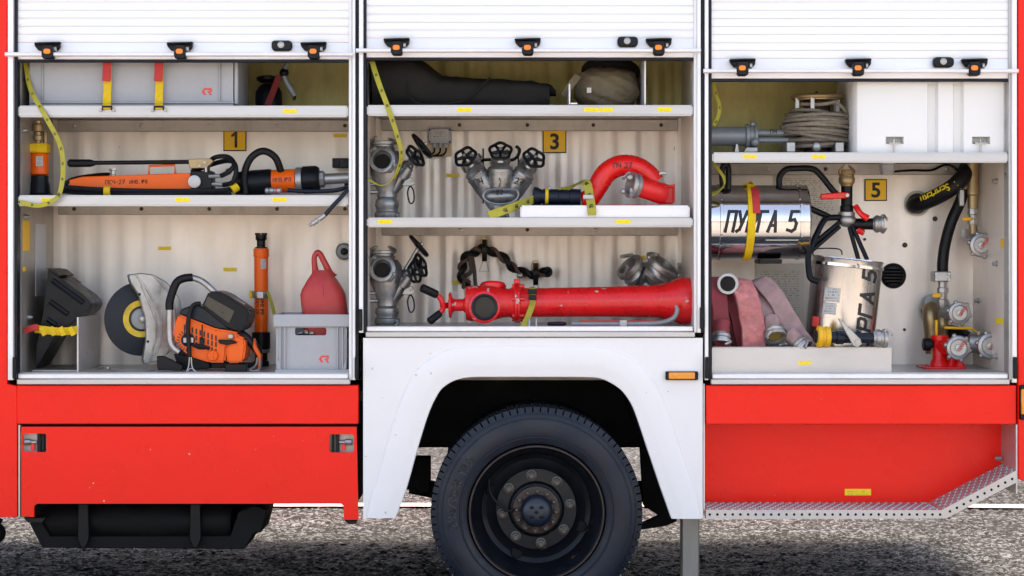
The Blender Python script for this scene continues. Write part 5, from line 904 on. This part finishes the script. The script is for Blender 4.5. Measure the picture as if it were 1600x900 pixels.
# second generator standing like a bucket
trz = Z(583)+.03
t = thing('foam_generator', 'chrome foam generator bucket standing upright in the tray', 'foam generator', V(1310,545,.22)); Yc = .24; k = s_at(Yc); top = V(1325,404,Yc); bot = V(1309,552,Yc); ax = bot-top; Lb = ax.length; ax.normalize(); R = 54.5*k
BRUSHED = mat('brushed_steel', (.66,.65,.63), .24, 1, .08, 8, dirt=.25, dcol=(.4,.37,.33), stretch=(3,3,.4))
O('drum', MB().lathe(top,ax,[(.02,R-.025),(.004,R-.012),(0,R-.002),(0,R+.002),(.004,R+.003),(.008,R),(Lb-.004,R-.002),(Lb,R-.006)],64), BRUSHED, t); O('rim_band', band(MB(),top,ax,.030,R), CHROME, t); f = ontocyl(top,-ax,(1,0,0),R,.0015); m = MB(); letters(m,'УРГА',lambda u,v: f(u-.335,-v+.112),.066,.0125,.15,.98,n=2); O('lettering', m, INK, t, smooth=0); m = MB(); letters(m,'5',lambda u,v: f(u-.085,-v+.112),.066,.0125,.15,.98,n=2); O('numeral', m, INK, t, smooth=0)
def curved(c_, ax_, R_, u0, u1, v0, v1, m_, nm, root): f_ = ontocyl(c_,ax_,(1,0,0),R_,.0012); n_=6; O(nm, MB().add([f_(u,v0+(v1-v0)*i/n_) for u in (u0,u1) for i in range(n_+1)], [(i,i+1,n_+2+i,n_+1+i) for i in range(n_)]), m_, root)
curved(top,ax,R,.125,.18,-.105,-.04,PLATE,'data_plate',t); curved(top,ax,R,.185,.23,-.105,-.05,PLATE,'data_plate',t); curved(top,ax,R,.245,.285,-.155,-.115,LOGO,'red_sticker',t)
O('rim_bolt', MB().ball(top+Vector((.02,-R-.004,0))+ax*.03,.006,8), STEEL, t); O('inner_disc', MB().lathe(top,ax,[(.012,R-.02),(.013,.01)],40), SIDEW, t)
# tray with hoses
t = thing('hose_tray', 'open bare aluminium tray with yellow sticker holding hoses', 'tray', (X(1250),.2,ZF3)); x0, x1 = X(1112.5,.05), X(1393,.05); zt_ = Z(543.5,.05)
O('front', MB().box((x0,.05,ZF3),(x1,.054,zt_)).box((x0,.046,zt_+.0003),(x1,.062,zt_+.004),.001), LIP, t); O('end', MB().box((x1-.004,.0545,ZF3),(x1,.42,zt_)), LIP, t); O('bottom', MB().box((x0,.0545,ZF3+.001),(x1-.0045,.42,ZF3+.005)), LIP, t); O('back', MB().box((x0,.4205,ZF3),(x1,.4245,zt_)), LIP, t); O('sticker', MB().box(V(1247,564,.0498),V(1267,570,.0488)), STICK, t, smooth=0)
GH = 'flat fire hoses folded in the aluminium tray'
def hose(label, pts, w, m, wd=(1,0,0), th=.016, tie=None):
    t = thing('fire_hose', label, 'hose', Vector((V(*pts[0]).x, pts[0][2], ZF3+.006)), GH); P = [V(*p) for p in pts]
    for p in P: p.z = max(p.z, ZF3+.016)
    mb = MB().ribbon(P, wd, w, th, res=8); O('hose_body', wsp(wsp(mb, .004, 14, pts[0][0]), .002, 45, 3), m, t, smooth=60)
    if tie: x,y,Y_,d_,R_,col_ = tie; q_ = V(x,y,Y_); d_ = Vector(d_).normalized(); mm = MB(); coupling(mm, q_, d_, R_*K, R_*K*1.1); O('coupling', mm, CASTL, t); O('bore', hole(MB(), q_+d_*R_*K*.75, d_, R_*K*.66), col_, t); O('binding', MB().tube([q_-d_*.045,q_-d_*.02,q_+d_*.002],[R_*K*.86,R_*K*.8,R_*K*.75],16,False), m, t)
    return t
hose('maroon flat hose at the end of the tray with a coupling hanging down', [(1128,545,.12),(1126,500,.12),(1122,455,.14),(1119,436,.2),(1116,470,.3),(1116,545,.32)], .07, HMAR, (1,.25,0), tie=(1127,519,.10,(-.1,-.25,-1),15,NAVY))
hose('narrow maroon hose squeezed between the maroon end hose and pink hose', [(1160,545,.18),(1152,505,.18),(1140,470,.2),(1132,455,.26),(1136,545,.34)], .05, HMAR, (1,.3,-.2))
hose('faded pink flat hose standing in a tall fold', [(1178,545,.12),(1176,505,.11),(1166,462,.12),(1155,438,.18),(1147,450,.26),(1150,545,.33)], .098, HPINK, (1,.1,-.15))
hose('grey-pink flat hose ending in a coupling with yellowish bore', [(1208,520,.15),(1204,490,.16),(1196,468,.19),(1190,452,.25),(1192,545,.34)], .085, HGREY, (1,.2,-.2), tie=(1208,514,.12,(.12,-.62,-.7),17,mat('yellow_bore',(.22,.16,.03),.6)))
hose('grey-pink flat hose sloping across down to the chrome bucket', [(1262,546,.12),(1246,522,.13),(1226,488,.15),(1205,455,.17),(1184,440,.21),(1176,455,.28),(1180,545,.36)], .075, HGREY, (.9,.1,.35), tie=(1246,533,.10,(.55,-.35,-.6),15,NAVY))
t = thing('hose_coupling', 'round open hose coupling lying on top of the folded pink hoses', 'coupling', V(1137,447,.16)); m = MB(); coupling(m, V(1137,444,.16), (-.1,-1,.05), 16*K, .045, False); O('ring', m, CASTL, t); O('bore', hole(MB(), V(1137,444,.118), (-.1,-1,.05), 11*K), BAG, t)
t = thing('branch_nozzle', 'blue-black hose nozzle with yellow collar and steel lever on the tray edge', 'nozzle', V(1330,545,.06)); Yn = .03; k = s_at(Yn)
p = V(1276,526,Yn); ax = Vector((1,.05,-.03)); O('yellow_collar', MB().lathe(p,ax,[(0,.030),(.003,.042),(.018,.044),(.022,.037),(.03,.037),(.034,.042),(.05,.040),(.055,.025)],12), YLEV, t); O('bore', hole(MB(), p+Vector((-.0005,0,0)), (-1,-.05,.03), .026), BAG, t); O('barrel', MB().lathe(p,ax,[(.055,.024),(.075,.024),(.077,.028),(.105,.028),(.107,.023),(.15,.023),(.152,.027),(.17,.027),(.172,.021),(.225,.021)],20), NAVY, t)
m = MB(); coupling(m, p+ax*.222, (1,.05,-.02), .036, .055); O('coupling', m, CASTL, t); O('lever', MB().prism([(1309,497),(1313,498),(1345,530),(1347,538),(1340,543),(1333,540)],Yn-.05,Yn-.04,.002), CASTL, t); O('lever_pivot', MB().lathe(V(1340,535,Yn-.05),(0,-1,0),[(0,.012),(.004,.011)],14), STEEL, t)
# ---------------------------------------------------------------- locker 3: pipework on the back wall
tag(O('instruction_sheet', MB().pbox(1209,268,1312,352,BK-.007,BK-.006), SHEET, smooth=0), 'faded printed instruction sheet on the wall behind the red lever valve', 'notice'); tag(O('instruction_sheet', MB().pbox(1181,412,1256,508,BK-.007,BK-.006), SHEET, smooth=0), 'faded printed diagram sheet on the wall above the pink hoses', 'notice')
t = thing('air_vent', 'round black louvred air vent in the back wall beside the chrome bucket', 'vent', V(1396,450,.59)); c = V(1396,431,BK-.006); k = s_at(BK); O('ring', MB().torus(c,(0,1,0),17*k,.008,36,8), PLAST, t); O('backing', MB().lathe(c,(0,-1,0),[(0,16*k),(.002,15*k)],28), INK, t)
for i in range(5): h = -10+5*i; wl = math.sqrt(max(0,15.0**2-h*h)); O('louvre', MB().vprism([V(1396-wl,431+h,BK-.012),V(1396+wl,431+h,BK-.012),V(1396+wl,431+h+2,BK-.02),V(1396-wl,431+h+2,BK-.02)],(0,.003,.002)), PLAST, t)
def wallring(x, y, r, lab):
    t = thing('wall_grommet', lab, 'grommet', V(x,y+r,BK-.004)); c_ = V(x,y,BK-.0045); kk = s_at(BK); O('ring', MB().lathe(c_,(0,-1,0),[(0,r*kk),(.004,r*kk),(.006,(r-2)*kk),(.004,(r-4)*kk),(.0,(r-4)*kk)],32,False,False), PAPER, t); O('opening', MB().lathe(c_,(0,-1,0),[(.0,(r-4)*kk),(.0012,(r-4.2)*kk)],28), INK, t)
wallring(1433,318,20,'pale rubber grommet where the lettered hose leaves the back wall'); wallring(1461,485,26,'large pale grommet behind the lower brass elbow')
t = thing('lettered_hose', 'thick black hose with yellow lettering coming out of the back wall', 'hose', V(1430,325,.58)); a_, b_ = V(1432,320,.55), V(1490,291,.44); O('hose_body', MB().tube([V(1428,321,.60),a_,V(1462,308,.49),b_,V(1508,272,.45),V(1512,262,.5)],.034,18), RUB, t)
d_ = (b_-a_); Ld = d_.length; f = ontocyl(a_+d_*.98, -d_, (0,0,1), .036, .0015); m = MB(); letters(m,'SEMPERIT',lambda u,v: f(u,-v+.013),.028,.0055,0,.82,n=2); O('lettering', m, YINK, t, smooth=0)
m = MB(); f2 = ontocyl(b_, V(1508,272,.45)-b_, (0,0,1), .036, .001)
for i in range(4): m.add([f2(.012*i+.002,v) for v in (-.022,0,.022)]+[f2(.012*i+.008,v) for v in (-.022,0,.022)], [(0,1,4,3),(1,2,5,4)])
O('yellow_stripe', m, YINK, t, smooth=0)
t = thing('upper_outlet', 'brass pipe with ball valve and capped outlet hanging below the shelf', 'valve', V(1521,400,.45)); Yu = .45; k = s_at(Yu); zt_ = Z5-.012
O('pipe', MB().lathe(Vector((X(1520,Yu),Yu,V(0,326,Yu).z)),(0,0,1),[(0,8*k),(20*k,8*k),(22*k,10*k),(28*k,10*k),(30*k,9.5*k),(zt_-V(0,326,Yu).z-.002,9.5*k)],20), BRASS, t); O('valve_body', MB().lathe(V(1520,352,Yu),(0,0,1),[(0,7*k),(3*k,8.5*k),(9*k,8.5*k),(10*k,6.5*k),(16*k,6.5*k),(17*k,8.5*k),(25*k,8*k)],8), CASTL, t); O('lever', MB().box(V(1504,339,Yu-.03),V(1518,345,Yu-.022),.003), YLEV, t); O('wall_plate', MB().pbox(1502,358,1561,372,.5,.505,.001), LIP, t); O('lower_stub', MB().cyl(V(1520,351,Yu),V(1521,372,Yu),6.5*k), BRASS, t); O('outlet_neck', MB().cyl(V(1524,376,Yu),V(1531,383,Yu-.07),.036), CASTL, t); cap_coupling(t,1531,383,Yu-.07,19)
t = thing('delivery_hose', 'thin black hose curving down from the shelf to the hose clamp', 'hose', V(1473,425,.45)); O('hose_body', MB().tube([V(1506,296,.46),V(1500,316,.46),V(1487,345,.46),V(1477,380,.46),V(1473,410,.46),V(1473,428,.46)],.023,14), RUB, t); O('hose_clamp', MB().pbox(1460,424,1486,440,.42,.5,.004).cyl(V(1463,428,.42),V(1463,428,.412),.007,seg=8).cyl(V(1483,428,.42),V(1483,428,.412),.007,seg=8).cyl(V(1463,437,.42),V(1463,437,.412),.007,seg=8).cyl(V(1483,437,.42),V(1483,437,.412),.007,seg=8), CASTL, t); O('top_clip', MB().pbox(1499,296,1507,322,.42,.45,.003), CASTL, t)
t = thing('lower_outlet', 'brass riser with yellow lever, capped outlet and bent pipe from the wall', 'valve', V(1472,530,.45)); Yl = .45; k = s_at(Yl)
O('valve_body', MB().lathe(V(1473,480,Yl),(0,0,1),[(0,7*k),(4*k,9*k),(12*k,9*k),(13*k,7*k),(22*k,7*k),(23*k,9*k),(30*k,9*k),(31*k,7*k),(40*k,7*k)],8), CASTL, t); O('lever', MB().box(V(1457,458,Yl-.03),V(1470,465,Yl-.022),.003), YLEV, t); O('riser', MB().lathe(V(1473,535,Yl),(0,0,1),[(0,8*k),(20*k,7.5*k),(22*k,9*k),(34*k,9*k),(36*k,7.5*k),(55*k,7.5*k)],18), BRASS, t)
O('bent_pipe', MB().tube([V(1462,478,.60),V(1455,480,.54),V(1453,492,.5),V(1456,520,.5),V(1458,552,.5)],.032,16), BRASS, t); O('pipe_flange', MB().lathe(V(1455,478,.56),(0,-.8,.3),[(0,.044),(.02,.046),(.03,.04),(.05,.036)],20), CASTL, t); O('outlet_neck', MB().cyl(V(1474,489,Yl),V(1495,489,Yl-.07),.028), CASTL, t); cap_coupling(t,1497,489,Yl-.075,18); O('yellow_rod', MB().cyl(V(1463,500,.36),V(1463,533,.36),.006), YLEV, t)
t = thing('floor_outlet', 'red cast outlet foot with black knob and capped coupling on the floor', 'outlet', (X(1478,.35),.35,ZF3)); Yo = .35; k = s_at(Yo)
O('foot', MB().box((X(1447,.25),.27,ZF3),(X(1512,.25),.45,ZF3+.009),.003), REDS, t); O('column', MB().lathe((X(1468,Yo),Yo,ZF3+.009),(0,0,1),[(0,.042),(.02,.036),(.03,.03),(.10,.028),(.105,.036),(.125,.036)],20).lathe((X(1489,.33),.33,ZF3+.009),(0,0,1),[(0,.03),(.02,.018),(.06,.016)],14).lathe((X(1500,.3),.3,ZF3+.009),(0,0,1),[(0,.02),(.02,.013),(.05,.012)],12), REDS, t)
O('knob', MB().lathe(V(1460,538,Yo),(-1,-.1,0),[(0,.014),(.015,.016),(.018,.026),(.045,.026),(.048,.02)],16), PLAST, t); O('outlet_neck', MB().cyl(V(1472,541,Yo),V(1494,543,Yo-.08),.036), REDS, t); cap_coupling(t,1495,543,Yo-.085,19.5)
t = thing('side_outlet', 'bare metal capped outlet on the floor beside the locker end wall', 'outlet', V(1540,560,.4)); O('body', MB().lathe(V(1512,535,.42),(1,-.3,-.1),[(0,.03),(.01,.042),(.05,.042),(.055,.034),(.08,.034)],20).cyl(V(1529,530,.4),V(1529,517,.4),.012), CASTL, t); cap_coupling(t,1545,540,.32,21); O('yellow_rod', MB().cyl(V(1476,512,.37),V(1519,513,.37),.006).cyl(V(1519,513,.37),V(1527,520,.38),.004), YLEV, t); O('rear_hose', MB().tube([V(1478,518,.58),V(1500,522,.52),V(1516,534,.44)],.03,12), RUB, t)
t = thing('drain_fitting', 'pale grey pipe fitting with thin cable under the shelf beside the plate numbered five', 'fitting', V(1385,256,.4)); O('fitting', MB().lathe(Vector((X(1386,.4),.4,Z5-.013)),(0,0,-1),[(0,.038),(.012,.038),(.014,.032),(.04,.032),(.042,.028),(.055,.028)],8), CRATE, t); O('cable', MB().tube([V(1398,268,.42),V(1425,266,.5),V(1455,266,.55),V(1475,258,.57),V(1488,260,.57),V(1500,270,.56)],.005,6), PLAST, t)
xe = X(1577)+.0035
for i,(py,Y_,lb) in enumerate(((283,.2,'level with the lettered hose'),(412,.2,'below the capped upper outlet'),(470,.5,'above the lower capped outlets'),(557,.2,'near the floor by the side outlet'))):
    p = Vector((xe,Y_,Z(py,Y_))); tag(O('wall_bolt', MB().lathe(p,(-1,0,0),[(0,.012),(.006,.012),(.007,.008),(.02,.008)],8), STEEL), 'steel bolt on the locker end wall '+lb, 'bolt')
tag(O('yellow_sticker', MB().box((xe-.002,.02+.08,Z(388,.1)),(xe-.0005,.14,Z(373,.1))), SIGNY, smooth=0), 'small upright yellow sticker on the end wall above the lower bolts', 'sticker'); tag(O('yellow_sticker', MB().box((xe-.002,.10,Z(506,.15)),(xe-.0005,.22,Z(497,.15))), STICK, smooth=0), 'yellow sticker on the end wall above the side outlet', 'sticker')
for x,y in ((1414,383),(1461,342),(1351,374),(1413,515)): O('screw', MB().lathe(V(x,y,BK-.004),(0,-1,0),[(0,.011 if x > 1400 and y < 400 else .006),(.005,.006)],10), RUST, walls[2])
